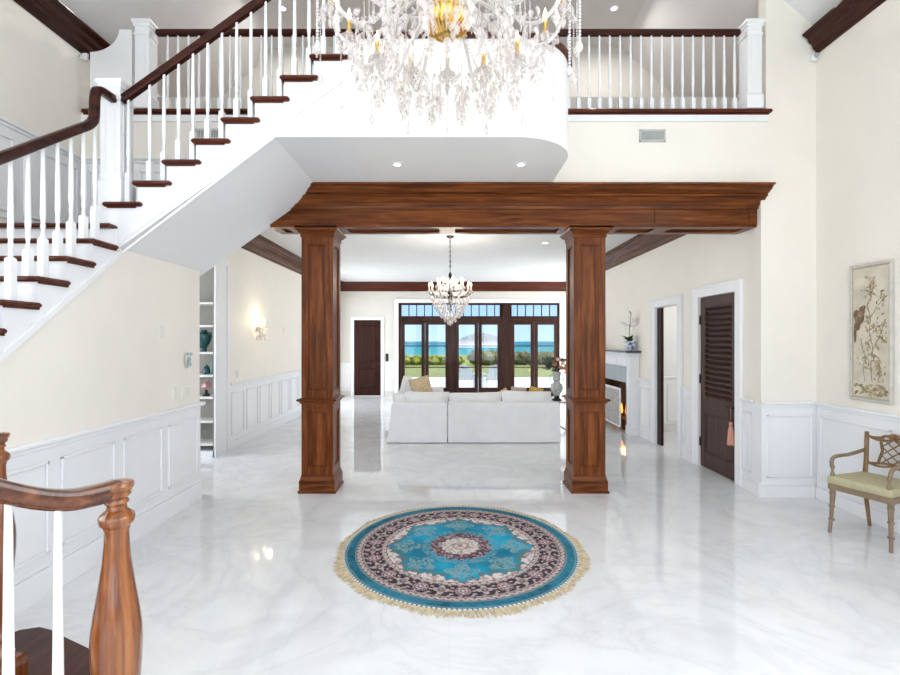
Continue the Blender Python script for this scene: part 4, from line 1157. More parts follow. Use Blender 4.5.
# ------------------------------------------------------------------ chair by the right wall
CHW = wood('aged_gilt_wood', (.09,.045,.02), (.19,.11,.05), (.30,.19,.10), 'z', .4, 1.2, .1)
CHP = paint('greige_painted_wood', (.22,.16,.10), .5, .2, .4, 0, 14)
CUSH = paint('sage_olive_fabric', (.43,.39,.25), .8, .07, .2, .1, 30)
def make_armchair():
    c = thing('armchair', 'gilt wooden armchair with lattice back and olive seat cushion by the right wall', 'chair', (0,0,0))
    W, D = .475, .46      # local: front is -y
    def leg(x,y,tx,ty):
        m = MB()
        P = [(x,y,.41),(x,y,.33),(x+tx*.2,y+ty*.2,.24),(x+tx*.5,y+ty*.5,.12),(x+tx,y+ty,0)]
        m.tube(P, [.024,.021,.018,.015,.013], 10)
        for z in (.345,.235,.115):
            t = 1-z/.41
            m.lathe([(.015,-.012),(.024,-.006),(.024,.006),(.015,.012)], (x+tx*t*.6,y+ty*t*.6,z), 10)
        return m
    for s in (-1,1):
        leg(s*(W/2-.025),-D/2+.025,s*.012,-.02).build('leg', CHP, c, 'local')
        m = MB(); m.tube([(s*(W/2-.045),D/2-.02,.42),(s*(W/2-.05),D/2+.0,.25),(s*(W/2-.05),D/2+.05,.0)], [.022,.018,.014], 10); m.build('leg', CHW, c, 'local')
    m = MB()
    m.prism_xy([(-W/2,-D/2),(W/2,-D/2),(W/2-.035,D/2),(-W/2+.035,D/2)], .385, .435)
    for s in (-1,1): pass
    m.build('seat_frame', CHP, c, 'local')
    m = MB()
    vs=[]; fs=[]; n=16
    for (z,k) in ((.437,.97),(.45,1.0),(.485,1.0),(.505,.96),(.513,.80)):
        loop=[]
        for i in range(n):
            u=-1+2*i/n; loop.append((u*W/2,-D/2-.01))
        for i in range(n):
            u=-1+2*i/n; loop.append((W/2-.03*(u+1)/2,u*D/2))
        for i in range(n):
            u=1-2*i/n; loop.append((u*(W/2-.03),D/2-.01))
        for i in range(n):
            u=1-2*i/n; loop.append((-(W/2-.03*(u+1)/2),u*D/2))
        vs += [(x*k,y*k,z) for x,y in loop]
    L=4*n
    for q in range(4):
        for i in range(L):
            j=(i+1)%L; fs.append((q*L+i,q*L+j,(q+1)*L+j,(q+1)*L+i))
    fs.append(tuple(range(4*L,5*L))); fs.append(tuple(reversed(range(L))))
    m.add(vs,fs,True); m.build('seat_cushion', CUSH, c, 'local')
    # back: stiles, two pairs of rails, lattice panel
    tilt = .16
    def bp(x,z): return (x, D/2-.02+(z-.42)*tilt*.9, z)
    for s in (-1,1):
        m = MB(); m.tube([bp(s*(W/2-.045),.40),bp(s*(W/2-.045),.60),bp(s*(W/2-.035),.80),bp(s*(W/2-.03),.865)], [.020,.019,.018,.016], 10); m.build('back_stile', CHW, c, 'local')
    m = MB()
    xs_ = W/2-.045
    for z, dz in ((.83,.022),(.60,.02)):
        P1 = [bp(-xs_,z+dz*.0)]+[bp(-xs_+2*xs_*k/12, z+dz*math.sin(PI*k/12*2-PI/2)*.5+ (.012 if abs(k-6)<3 and z>.7 else 0)) for k in range(1,12)]+[bp(xs_,z)]
        P2_ = [bp(-xs_,z)]+[bp(-xs_+2*xs_*k/12, z-dz*1.0*math.sin(PI*min(1,abs(k-6)/6.0))-.005) for k in range(1,12)]+[bp(xs_,z)]
        m.tube(P1, .011, 8); m.tube(P2_, .010, 8)
    m.build('back_rails', CHW, c, 'local')
    m = MB()
    lx, z0_, z1_ = .095, .605, .825
    m.tube([bp(-lx*1.05,z0_),bp(-lx*.8,(z0_+z1_)/2),bp(-lx*1.05,z1_)], .011, 8); m.tube([bp(lx*1.05,z0_),bp(lx*.8,(z0_+z1_)/2),bp(lx*1.05,z1_)], .011, 8)
    for k in range(-1,4):
        for sg in (-1,1):
            P=[]
            for t in range(9):
                q=t/8; x=sg*(-lx*.85+2*lx*.85*q); z=z0_+(z1_-z0_)*(k/3.0+q*.66)
                if z0_-.001<=z<=z1_+.001: P.append(bp(x,z))
            if len(P)>1: m.tube(P,.006,6)
    m.blob((0,D/2+.045,.848), .03, 3, 10, 6, .15, (1.8,.5,.8))
    m.build('lattice_panel', CHW, c, 'local')
    for s in (-1,1):
        m = MB()
        x=s*(W/2-.03)
        P=[bp(x,.70),(x+s*.01,D/2-.08,.683),(x+s*.015,.05,.668),(x+s*.012,-.12,.672),(x+s*.01,-.19,.665),(x+s*.008,-.215,.635),(x+s*.005,-.215,.59)]
        m.tube(smooth_path(P,2), .016, 10)
        m.lathe([(.014,.60),(.019,.585),(.014,.57),(.010,.55),(.018,.52),(.018,.50),(.010,.47),(.014,.435)], (x,-.215,0), 10)
        m.build('arm', CHP, c, 'local')
    return c
ac = make_armchair()
ac.location = (3.678,4.142,0); ac.rotation_euler = (0,0,math.radians(-69))
# ------------------------------------------------------------------ big crystal chandelier
QX, QY = -.012, 2.90
ch = thing('chandelier', 'huge crystal chandelier with gold bowl hanging in front of the balcony', 'chandelier', (QX,QY,3.55))
def ro(m, a):   # rotate collected local geometry about z
    R = Matrix.Rotation(a,4,'Z'); m.v = [tuple(R @ V3(p)) for p in m.v]; return m
def lb(m, name, mat, parent): return m.build(name, mat, parent, 'local')
# local z = world z - 3.55
m = MB(); m.lathe([(.01,-.02),(.06,-.008),(.115,.03),(.140,.085),(.142,.12),(.12,.15),(.06,.17),(.03,.18)], (0,0,0), 28)
for k in range(32):
    a = 2*PI*k/32
    m.tube([(.06*math.cos(a),.06*math.sin(a),-.010),(.118*math.cos(a+.12),.118*math.sin(a+.12),.028),(.144*math.cos(a+.25),.144*math.sin(a+.25),.09),(.122*math.cos(a+.4),.122*math.sin(a+.4),.152)], .005, 6)
lb(m, 'gold_bowl', GOLD, ch)
m = MB(); m.lathe([(.03,.18),(.05,.22),(.03,.27),(.08,.33),(.09,.37),(.04,.42),(.03,.6),(.06,.66),(.07,.72),(.03,.78),(.025,1.1),(.05,1.15),(.02,1.2)], (0,0,0), 18); lb(m, 'glass_stem', CRYS_W, ch)
m = MB()
z = 1.2
while z < 2.70:
    m.tube([(.018*math.cos(q),0,z+.03+.03*math.sin(q)) for q in [2*PI*i/8 for i in range(8)]] if int(round(z/.05))%2 else [(0,.018*math.cos(q),z+.03+.03*math.sin(q)) for q in [2*PI*i/8 for i in range(8)]], .005, 5, True); z += .05
lb(m, 'chain', GOLD, ch)
m = MB(); m.lathe([(.12,2.735),(.12,2.715),(.08,2.68),(.02,2.66)], (0,0,0), 20); lb(m, 'ceiling_canopy', GOLD, ch)
m = MB(); m.lathe([(.008,-.11),(.018,-.10),(.02,-.085),(.01,-.07),(.014,-.055),(.024,-.04),(.02,-.025),(.012,-.018)], (0,0,0), 16); lb(m, 'glass_finial', CRYS_W, ch)
NA = 16
rn = random.Random(21)
def drop(mb, x, y, z, s=1.0):
    mb.lathe([(.001,z-.052*s),(.010*s,z-.043*s),(.017*s,z-.026*s),(.012*s,z-.012*s),(.003*s,z)], (x,y,0), 6)
def beads(mb, P0, P1, r, n):
    for k in range(n):
        t = k/max(1,n-1); p = V3(P0).lerp(V3(P1), t)
        mb.sphere(p, r, 6, 4)
# one arm, built along +x
armP = smooth_path([(.05,0,.22),(.18,0,.22),(.34,0,.10),(.46,0,-.05),(.56,0,-.075),(.65,0,-.01),(.69,0,.07),(.70,0,.13)],2)
a0 = MB(); a0.tube(armP, [.013-.003*i/len(armP) for i in range(len(armP))], 9)
arm0 = lb(a0, 'arm', CRYS_W, ch)
k_ = MB(); k_.lathe([(.012,.12),(.05,.135),(.062,.15),(.055,.152),(.02,.15)], (.70,0,0), 14); k_.lathe([(.014,.15),(.026,.165),(.022,.19),(.012,.195)], (.70,0,0), 10)
for i in range(10):
    q = 2*PI*i/10; drop(k_, .70+.06*math.cos(q), .06*math.sin(q), .14, .8)
cup0 = lb(k_, 'drip_cup', CRYS, arm0)
k_ = MB(); k_.lathe([(.014,.17),(.017,.19),(.014,.20),(.015,.26),(.018,.265),(.008,.27)], (.70,0,0), 10); cand0 = lb(k_, 'candle_sleeve', GOLD, arm0)
k_ = MB(); k_.lathe([(.009,.27),(.015,.288),(.013,.31),(.005,.335),(.001,.348)], (.70,0,0), 10); bulb0 = lb(k_, 'candle_bulb', BULB, arm0)
# long strand below each cup: world bottom z 3.25 -> local -.30
k_ = MB(); R_ = .765
beads(k_, (R_,0,.11), (R_,0,-.225), .0058, 24); drop(k_, R_, 0, -.24, 1.15); k_.sphere((R_,0,-.235), .010, 6, 4)
k_.sphere((R_,0,-.305), .006, 6, 4); k_.sphere((R_,0,.09), .02, 8, 5)
str0 = lb(k_, 'crystal_strand', CRYS, ch)
# leafy cluster hanging from the middle of each arm
def cluster(seed, r0, ztop, ln):
    k_ = MB(); q = random.Random(seed)
    k_.tube([(r0,0,ztop+.06),(r0,0,ztop-ln*.9)], .0035, 5)
    for i in range(30):
        t = i/29; a = q.uniform(0,6.28); w = .040*(1-t*.7)+.008
        z_ = ztop-ln*t
        c = V3((r0+w*math.cos(a), w*math.sin(a), z_))
        k_.leaf(c+V3((0,0,.012)), c+V3((.012*math.cos(a),.012*math.sin(a),-.040)), .034, (math.cos(a),math.sin(a),0), .4)
        k_.sphere(c, .0075, 6, 4)
    drop(k_, r0, 0, ztop-ln, .9)
    return k_
cl0 = lb(cluster(1,.36,-.03,.27), 'crystal_cluster', CRYS, ch)
cl1 = lb(cluster(2,.54,-.07,.20), 'crystal_cluster', CRYS, ch)
# swags of small crystals between neighbouring cups
k_ = MB()
a1 = 2*PI/NA
A = V3((.70,0,.125)); B = V3((.70*math.cos(a1),.70*math.sin(a1),.125))
for i in range(15):
    t = i/14; p = A.lerp(B,t); p.z -= .11*math.sin(PI*t); k_.sphere(p, .008, 6, 4)
    if i in (4,7,10): drop(k_, p.x, p.y, p.z-.008, .8)
A2 = V3((.12,0,.42))
for i in range(26):
    t = i/25; p = A2.lerp(A,t); p.z -= .14*math.sin(PI*t); k_.sphere(p, .0085, 6, 4)
sw0 = lb(k_, 'bead_swag', CRYS, ch)
def rdup(o, a, parent):
    c = o.copy(); COL.objects.link(c); c.parent = parent; c.rotation_euler = (0,0,a)
    for g in o.children:
        d = g.copy(); COL.objects.link(d); d.parent = c
    return c
OFF = 2*PI/NA*.5*0
for i in range(1,NA):
    a = 2*PI*i/NA
    rdup(arm0, a, ch); rdup(str0, a, ch); rdup(sw0, a, ch); rdup(cl0, a+.12, ch); rdup(cl1, a+.2, ch)
# inner tier of scroll arms
s0 = MB()
s0.tube(smooth_path([(.06,0,.35),(.16,0,.40),(.30,0,.33),(.40,0,.22),(.47,0,.24),(.48,0,.31),(.43,0,.33)],2), .015, 8)
s0.sphere((.43,0,.33), .022, 8, 6)
sc0 = lb(s0, 'scroll_arm', CRYS_W, ch)
s1 = MB()
beads(s1, (.47,0,.22), (.47,0,-.03), .007, 16); drop(s1, .47, 0, -.035, 1.1); s1.sphere((.47,0,-.03), .012, 6, 4)
st0 = lb(s1, 'crystal_strand', CRYS, sc0)
for i in range(1,12): rdup(sc0, 2*PI*i/12, ch)
# pearl strings at the outer right and left
for (x,y,z0_,z1_) in ((.745,.02,.62,-.18),(.785,-.06,.62,-.08),(-.79,.03,.62,-.02)):
    k_ = MB(); n = int((z0_-z1_)/.021); 
    for i in range(n): k_.sphere((x,y,z1_+i*.021), .0085, 8, 5)
    k_.lathe([(.002,z1_-.06),(.016,z1_-.05),(.020,z1_-.03),(.010,z1_-.005)], (x,y,0), 10)
    lb(k_, 'pearl_string', WHITE, ch)
k_ = MB(); k_.tube([(.80*math.cos(q),.80*math.sin(q),.62) for q in [2*PI*i/48 for i in range(48)]], .008, 6, True)
for i in range(6):
    q = 2*PI*i/6; k_.tube([(.03*math.cos(q),.03*math.sin(q),.62),(.80*math.cos(q),.80*math.sin(q),.62)], .006, 6)
lb(k_, 'upper_ring', CRYS_W, ch)

# ------------------------------------------------------------------ small chandelier in the great room
c2 = thing('chandelier', 'small crystal chandelier with candle bulbs above the sofa in the great room', 'chandelier', (.02,8.23,2.35))
m = MB(); m.lathe([(.065,1.148),(.065,1.135),(.05,1.12),(.012,1.105)], (0,0,0), 18); lb(m, 'ceiling_canopy', BRONZE, c2)
m = MB()
z = .52
while z < 1.10:
    odd = int(round(z/.045)) % 2
    m.tube([((.012*math.cos(q),0,z+.025+.026*math.sin(q)) if odd else (0,.012*math.cos(q),z+.025+.026*math.sin(q))) for q in [2*PI*i/8 for i in range(8)]], .006, 5, True); z += .042
lb(m, 'chain', BRONZE, c2)
m = MB(); m.lathe([(.012,.53),(.03,.48),(.018,.42),(.035,.35),(.02,.28),(.045,.2),(.05,.12),(.03,.05),(.02,-.08),(.03,-.12),(.01,-.17)], (0,0,0), 14); lb(m, 'stem', BRONZE, c2)
def small_arm(r, zc, dip):
    m = MB(); m.tube(smooth_path([(.03,0,zc-.06),(r*.35,0,zc-dip),(r*.7,0,zc-dip*.9),(r*.95,0,zc-.06),(r,0,zc)],2), .009, 7)
    return m
def small_candle(r, zc, parent):
    m = MB(); m.lathe([(.008,zc),(.032,zc+.008),(.034,zc+.014),(.012,zc+.014)], (r,0,0), 10)
    for i in range(6):
        q = 2*PI*i/6; drop(m, r+.03*math.cos(q), .03*math.sin(q), zc+.008, .9)
    lb(m, 'drip_cup', CRYS, parent)
    m = MB(); m.lathe([(.011,zc+.014),(.011,zc+.085),(.006,zc+.09)], (r,0,0), 8); lb(m, 'candle_sleeve', paint('ivory_candle',(.8,.72,.58),.5,.03), parent)
    m = MB(); m.lathe([(.007,zc+.09),(.014,zc+.108),(.011,zc+.128),(.001,zc+.155)], (r,0,0), 8); lb(m, 'candle_bulb', BULB, parent)
a_ = lb(small_arm(.36,.20,.11), 'arm', BRONZE, c2); small_candle(.36,.20,a_)
b_ = lb(small_arm(.22,.28,.08), 'arm', BRONZE, c2); small_candle(.22,.28,b_)
for i in range(1,12): rdup(a_, 2*PI*i/12, c2)
for i in range(1,8): rdup(b_, 2*PI*i/8+.2, c2)
rn = random.Random(5)
def crystal_ring(r, z0_, n, s, jit):
    m = MB(); m.tube([(r*math.cos(2*PI*i/20),r*math.sin(2*PI*i/20),z0_+.012) for i in range(20)], .004, 5, True)
    for i in range(n):
        q = 2*PI*i/n+rn.uniform(-.1,.1); z_ = z0_+rn.uniform(-jit,jit); rr = r*rn.uniform(.9,1.08)
        drop(m, rr*math.cos(q), rr*math.sin(q), z_, s); m.sphere((rr*math.cos(q),rr*math.sin(q),z_+.008), .009, 6, 4)
    return m
for (r,z_,n,s) in ((.33,.10,26,1.2),(.29,.03,26,1.3),(.25,-.05,24,1.3),(.21,-.12,20,1.3),(.16,-.19,16,1.3),(.10,-.25,10,1.3),(.03,-.30,4,1.4),(.24,.20,18,1.0),(.16,.30,14,1.0),(.10,.40,10,1.0)):
    lb(crystal_ring(r,z_,n,s,.02), 'crystal_ring', CRYS if n%4 else CRYS_W, c2)
m = MB()
for i in range(12):
    q = 2*PI*i/12; A = V3((.34*math.cos(q),.34*math.sin(q),.16)); B = V3((.05,0,-.28))
    B = V3((.04*math.cos(q),.04*math.sin(q),-.29))
    for k in range(14):
        t=k/13; p=A.lerp(B,t); f=.06*math.sin(PI*t); p += V3((f*math.cos(q),f*math.sin(q),-f)); m.sphere(p,.010,6,4)
lb(m, 'bead_basket', CRYS, c2)

# ------------------------------------------------------------------ round rug
RX, RY, RR0 = .095, 3.955, .942
rug = thing('round_rug', 'round teal oriental rug with cream fringe on the marble floor', 'rug', (RX,RY,0))
def mix(a,b,t): return tuple(a[i]*(1-t)+b[i]*t for i in range(3))
def h2(x,y):
    s = math.sin(x*127.1+y*311.7)*43758.5453
    return s-math.floor(s)
def vnoise(x,y):
    xi,yi = math.floor(x),math.floor(y); fx,fy = x-xi,y-yi
    fx=fx*fx*(3-2*fx); fy=fy*fy*(3-2*fy)
    return (h2(xi,yi)*(1-fx)+h2(xi+1,yi)*fx)*(1-fy)+(h2(xi,yi+1)*(1-fx)+h2(xi+1,yi+1)*fx)*fy
TEAL=(.018,.15,.225); TEALB=(.018,.30,.46); TEALD=(.006,.075,.12); BEIGE=(.46,.36,.32); CRM=(.60,.57,.54); NAVY=(.030,.018,.035); TAUPE=(.27,.27,.25); PINK=(.42,.25,.26); MAR=(.16,.07,.09)
def rugcol(x,y):
    r = math.hypot(x,y); t = math.atan2(y,x)
    n1 = vnoise(x*7,y*7); n2 = vnoise(x*38+9,y*38); n3 = vnoise(x*75,y*75+4)
    if r > .985: return (.62,.66,.65) if math.sin(t*180) > -.2 else TEALD
    if r > .895:
        c = mix(TEALD, TEAL, min(1,max(0,1.7*n1-.3)))
        if abs(r-.90) < .006 or abs(r-.975) < .005: c = mix(c,(.30,.42,.44),.6)
        return mix(c,(.10,.25,.30),.35*n2)
    if r > .845:
        c = BEIGE if math.sin(t*90+(3 if r>.87 else 0)) > -.3 else MAR
        if abs(r-.845) < .008 or abs(r-.893) < .006: c = NAVY
        return mix(c, CRM, .3*n2)
    if r > .665:
        c = NAVY
        K = 30; q = (t/(2*PI)*K) % 1.0; k = int(math.floor(t/(2*PI)*K)) % 2
        u = (q-.5)*2*PI*.755/K; v = r-.755; d = math.hypot(u,v)
        a = math.atan2(v,u)
        if k == 0:
            rad = .066*(1+.10*math.cos(8*a))
            if d < rad:
                if d < .013: c = CRM
                elif d < .026: c = MAR
                elif d < .040*(1+.16*math.cos(8*a)): c = (.50,.42,.40)
                elif d < .047: c = NAVY
                elif d < .057: c = PINK
                else: c = NAVY
        else:
            rad = .050*(1+.30*math.cos(4*a))
            if d < rad:
                if d < .012: c = PINK
                elif d < .022: c = NAVY
                elif d < .036: c = TAUPE
                else: c = BEIGE
        e = min(q,1-q)
        if abs(v) > .058 and math.sin(t*60+v*40) > .72: c = BEIGE
        if e < .07 and abs(v) < .055 and math.sin(v*150+1) > .35: c = BEIGE
        if abs(abs(v)-.086) < .005: c = BEIGE
        if abs(v) > .06 and n3 > .80: c = (.05,.13,.17)
        return mix(c, (.2,.16,.17), .22*n2)
    if r > .640:
        c = CRM if r < .655 else BEIGE
        if abs(r-.643) < .005 or abs(r-.662) < .004: c = NAVY
        elif math.sin(t*72) > .55: c = MAR
        return mix(c, BEIGE, .5*n2)
    lob = abs(math.sin(4*t))
    rb = .632-.085*lob**1.25+.018*math.cos(32*t)+.010*math.cos(64*t)
    if r > rb:
        c = CRM
        if n2 > .66: c = PINK
        if n3 > .80: c = TAUPE
        if abs(r-rb) < .012: c = (.06,.10,.12)
        return mix(c, BEIGE, .25*n1)
    # medallion
    rm = .265*(1+.07*math.cos(16*t)); 
    if r < rm:
        if r > .165*(1+.05*math.cos(16*t)):
            c = mix((.07,.04,.06), PINK, .9 if n3 > .66 else .08)
            if n2 > .68: c = TAUPE
            return c
        c = CRM
        if n3 > .70: c = PINK
        if n2 > .76: c = TAUPE
        if .055 < r < .075: c = mix(c, MAR, .6)
        if r < .02: c = MAR
        return mix(c, BEIGE, .3)
    c = mix(TEAL, TEALB, min(1,max(0,n1*1.9-.45)))
    c = mix(c, (.04,.42,.60), .35*vnoise(x*16+3,y*11))
    c = mix(c, (.006,.09,.16), .45*max(0,vnoise(x*5+20,y*9)-.45)*2)
    # grey-green floral sprays inside the lobes and round the medallion
    ph = (t/(2*PI)*8+0.0) % 1.0; dd = min(ph,1-ph)
    u = dd*2*PI/8*.45; v = r-.465
    if math.hypot(u*1.0, v*1.1) < .115*(1+.2*math.cos(5*math.atan2(v,u+1e-6))) and n3 > .40: c = mix(c, (.22,.31,.30), .8)
    if r < .335 and n3 > .45: c = mix(c,(.16,.27,.31),.75)
    if rb-r < .045 and n2 > .35: c = mix(c,(.10,.17,.16),.8)
    return c
rm_, nt, b = new_mat('rug_wool')
at = N(nt,'ShaderNodeAttribute'); at.attribute_name = 'pattern'
v = coords(nt,(1,1,1)); f = noise(nt,v,140,2)
mulr = N(nt,'ShaderNodeMixRGB',blend_type='MULTIPLY'); mulr.inputs['Fac'].default_value=.5
nt.links.new(at.outputs['Color'], mulr.inputs['Color1']); nt.links.new(ramp(nt,[(.3,(.75,.75,.75)),(.7,(1.1,1.1,1.1))],f), mulr.inputs['Color2'])
nt.links.new(mulr.outputs[0], b.inputs['Base Color']); b.inputs['Roughness'].default_value=.9; b.inputs['Specular IOR Level'].default_value=.1
bump(nt,b,f,.2,.003)
m = MB(); NT, NRd = 540, 120
vs=[(0,0,.012)]; fs=[]
for k in range(1,NRd+1):
    r=RR0*k/NRd
    for i in range(NT): vs.append((r*math.cos(2*PI*i/NT), r*math.sin(2*PI*i/NT), .012))
for i in range(NT): vs.append((RR0*math.cos(2*PI*i/NT), RR0*math.sin(2*PI*i/NT), .001))
for i in range(NT): fs.append((0,1+i,1+(i+1)%NT))
for k in range(NRd):
    for i in range(NT):
        j=(i+1)%NT; fs.append((1+k*NT+i,1+(k+1)*NT+i,1+(k+1)*NT+j,1+k*NT+j))
m.add(vs,fs,False)
pile = m.build('pile', rm_, rug, 'local')
ca = pile.data.color_attributes.new('pattern','FLOAT_COLOR','POINT')
for i,p in enumerate(pile.data.vertices):
    c = rugcol(p.co.x/RR0*.998, p.co.y/RR0*.998); ca.data[i].color = (c[0],c[1],c[2],1)
FR = paint('beige_fringe', (.52,.43,.29), .85, .25, .1, 0, 30)
m = MB(); rn = random.Random(8)
for i in range(760):
    a = 2*PI*i/760+rn.uniform(-.002,.002); r1 = 1.005+.022*math.sin(a*9+1)*math.sin(a*4)+rn.uniform(-.014,.016); bend = rn.uniform(-.018,.018)+.012*math.sin(a*23)
    w = .0045
    def pt(r,o,z): return (r*math.cos(a+o), r*math.sin(a+o), z)
    vs = [pt(RR0-.006,-w,.009),pt(RR0-.006,w,.009),pt((RR0+r1)/2,w+bend*.4,.0085),pt((RR0+r1)/2,-w+bend*.4,.0085),pt(r1,w*.7+bend,.002),pt(r1,-w*.7+bend,.002),
          pt(RR0-.006,-w,.001),pt(RR0-.006,w,.001),pt((RR0+r1)/2,w+bend*.4,.001),pt((RR0+r1)/2,-w+bend*.4,.001)]
    m.add(vs, [(0,1,2,3),(3,2,4,5),(0,3,9,6),(1,7,8,2),(3,5,9),(2,8,4),(0,6,7,1),(6,9,8,7),(9,5,4,8)], False)
m.build('fringe', FR, rug, 'local')
# ------------------------------------------------------------------ fireplace
FY0, FY1 = 8.62, 11.0
fp = thing('fireplace', 'white fireplace mantel with dark shelf in the right wall', 'fireplace', (GR-.1,(FY0+FY1)/2,0))
m = MB(); fx = GR-.17
m.box(fx,GR-.001,FY0,FY0+.16,0,1.42,.006); m.box(fx-.02,GR-.001,FY0-.015,FY0+.17,0,.16,.006)
m.box(fx-.012,fx,FY0+.03,FY0+.13,.22,1.15,.004)
m.build('pilaster', WHITE, fp)
m = MB(); m.box(fx,GR-.001,FY1-.16,FY1,0,1.42,.006); m.box(fx-.02,GR-.001,FY1-.17,FY1+.015,0,.16,.006); m.box(fx-.012,fx,FY1-.13,FY1-.03,.22,1.15,.004)
m.build('pilaster', WHITE, fp)
m = MB(); m.box(fx+.01,GR-.001,FY0+.16,FY1-.16,1.235,1.42)
for k in range(4):
    a = FY0+.20+k*.51; m.box(fx+.0,fx+.01,a,a+.45,1.265,1.40,.004)
m.box(fx-.04,GR-.001,FY0-.03,FY1+.03,1.42,1.455,.008); m.box(fx-.08,GR-.001,FY0-.06,FY1+.06,1.455,1.49,.01)
m.build('frieze', WHITE, fp)
m = MB(); m.box(fx-.11,GR-.001,FY0-.10,FY1+.10,1.49,1.525,.01); m.build('mantel_shelf', paint('dark_slate_shelf',(.07,.075,.085),.2,.1), fp)
m = MB(); m.box(fx+.06,GR-.001,FY0+.16,FY0+.37,.0,1.235); m.box(fx+.06,GR-.001,FY1-.37,FY1-.16,.0,1.235); m.box(fx+.06,GR-.001,FY0+.37,FY1-.37,.92,1.235)
m.build('stone_surround', paint('pale_grey_marble',(.42,.46,.48),.2,.1), fp)
m = MB()
ya_, yb_ = FY0+.371, FY1-.371
m.box(GR+.33,GR+.35,ya_,yb_,.0,.92)
m.box(fx+.07,GR+.33,ya_,ya_+.004,0,.916); m.box(fx+.07,GR+.33,yb_-.004,yb_,0,.916); m.box(fx+.07,GR+.33,ya_,yb_,.916,.92); m.box(fx+.10,GR+.33,ya_,yb_,.001,.20)
m.build('firebox', paint('sooty_brick',(.10,.065,.04),.85,.3,.2,.2,9), fp)
m = MB()
for k,(y,z,r) in enumerate(((9.25,.235,.035),(9.65,.235,.035),(10.1,.235,.035),(9.45,.295,.03),(9.9,.295,.03))):
    m.tube([(GR+.12,y-.18,z),(GR+.10,y+.18,z+.01)], r, 8)
m.build('logs', paint('charred_log',(.09,.05,.03),.9,.4), fp)
rn = random.Random(2)
for k in range(7):
    y = 9.10+k*.21; h = rn.uniform(.20,.32)
    m = MB(); m.lathe([(.02,.27),(.034,.32),(.026,.27+h*.5),(.013,.27+h*.8),(.002,.27+h)], (GR+.0+.03*(k%2),y,0), 8); m.build('flame', FIRE, fp)
fs_m, nt, b = new_mat('scrolled_screen_mesh')
v = coords(nt,(1,1,1)); wv = N(nt,'ShaderNodeTexVoronoi'); wv.inputs['Scale'].default_value=22; nt.links.new(v,wv.inputs['Vector'])
nt.links.new(ramp(nt,[(.2,(.22,.20,.17)),(.5,(.46,.44,.40))], wv.outputs['Distance']), b.inputs['Base Color']); b.inputs['Roughness'].default_value=.6
fc = thing('fire_screen', 'patterned fire screen with pale frame standing before the fireplace', 'fire screen', (fx-.05,9.55,0))
sx = fx-.05
m = MB(); m.box(sx-.008,sx+.004,8.98,10.38,.10,.80); m.build('mesh_panel', fs_m, fc)
m = MB()
for (a,b_,c,d) in ((8.95,10.41,.78,.82),(8.95,10.41,.085,.115),(8.95,8.985,.1152,.7798),(10.375,10.41,.1152,.7798)): m.box(sx-.016,sx+.008,a,b_,c,d,.004)
m.build('frame', WHITE, fc)
for y in (9.05,10.3):
    m = MB(); m.box(sx-.06,sx+.05,y-.015,y+.015,0,.02); m.box(sx-.01,sx+.01,y-.012,y+.012,.02,.09); m.build('foot', SILVER, fc)

# orchids on the mantel
bw, nt, b = new_mat('blue_and_white_porcelain')
v = coords(nt,(1,1,1)); f = noise(nt,v,16,3)
nt.links.new(ramp(nt,[(.50,(.72,.75,.80)),(.56,(.10,.16,.38))], f), b.inputs['Base Color']); b.inputs['Roughness'].default_value=.15
PET = paint('white_petal',(.82,.79,.78),.6,.05,.3); GLEAF = paint('green_orchid_leaf',(.05,.115,.035),.4,.3,.4,0,12)
STEMM = paint('brown_green_stem',(.20,.19,.10),.6,.2)
def orchid(x,y,z,label,potlabel,seed):
    p = thing('planter', potlabel, 'pot', (x,y,z), 'planters on the mantel')
    m = MB(); m.squares([(.058,z+.001),(.062,z+.012),(.070,z+.08),(.084,z+.15),(.090,z+.155),(.090,z+.17),(.078,z+.17),(.072,z+.15)], x, y); m.build('pot', bw, p)
    m = MB(); m.box(x-.066,x+.066,y-.066,y+.066,z+.13,z+.15); m.build('soil', STEMM, p)
    o = thing('orchid', label, 'plant', (x,y,z+.15), 'orchids on the mantel')
    r = random.Random(seed); m = MB()
    for k in range(9):
        a = 2*PI*k/9+.4; ln = r.uniform(.12,.19)*(.55 if math.cos(a)>.2 else 1)
        b0 = V3((x+.02*math.cos(a),y+.02*math.sin(a),z+.152)); t0 = V3((x+ln*math.cos(a),y+ln*math.sin(a),z+.165+r.uniform(.04,.13)))
        m.leaf(b0,t0,.12,(0,0,1),.3,.025)
    m.build('leaves', GLEAF, o)
    m = MB(); P = smooth_path([(x,y,z+.152),(x-.005,y,z+.35),(x+.0,y-.02,z+.55),(x+.015,y-.05,z+.66),(x-.03,y-.05,z+.72)],2); m.tube(P,.007,6)
    P2b = smooth_path([(x,y,z+.45),(x-.06,y+.03,z+.50),(x-.12,y+.06,z+.52)],2); m.tube(P2b,.004,6); m.build('stem', STEMM, o)
    for k,(dx,dy,dz) in enumerate(((-.14,.07,.52),(-.11,.05,.47),(-.05,.0,.45),(.02,-.03,.44),(.09,-.06,.50),(.05,-.05,.56),(-.02,-.05,.60),(.10,-.08,.56),(.02,-.06,.67),(-.04,-.05,.73))):
        c = V3((x+dx,y+dy,z+dz)); m = MB()
        for j in range(5):
            a = 2*PI*j/5+r.random()
            d = V3((-.25, math.cos(a), math.sin(a)))
            m.leaf(c, c+d*.055, .052, (-1,0,.1), .2)
        m.sphere(c+V3((-.008,0,0)), .008, 6, 4)
        m.build('blossom', PET, o)
orchid(3.300,8.77,1.526,'white orchid with bare stem on the near end of the mantel','blue and white square planter on the near end of the mantel',1)
orchid(3.300,10.55,1.526,'white orchid on the far mantel end mostly hidden by the column','blue and white square planter mostly hidden behind the right column',2)

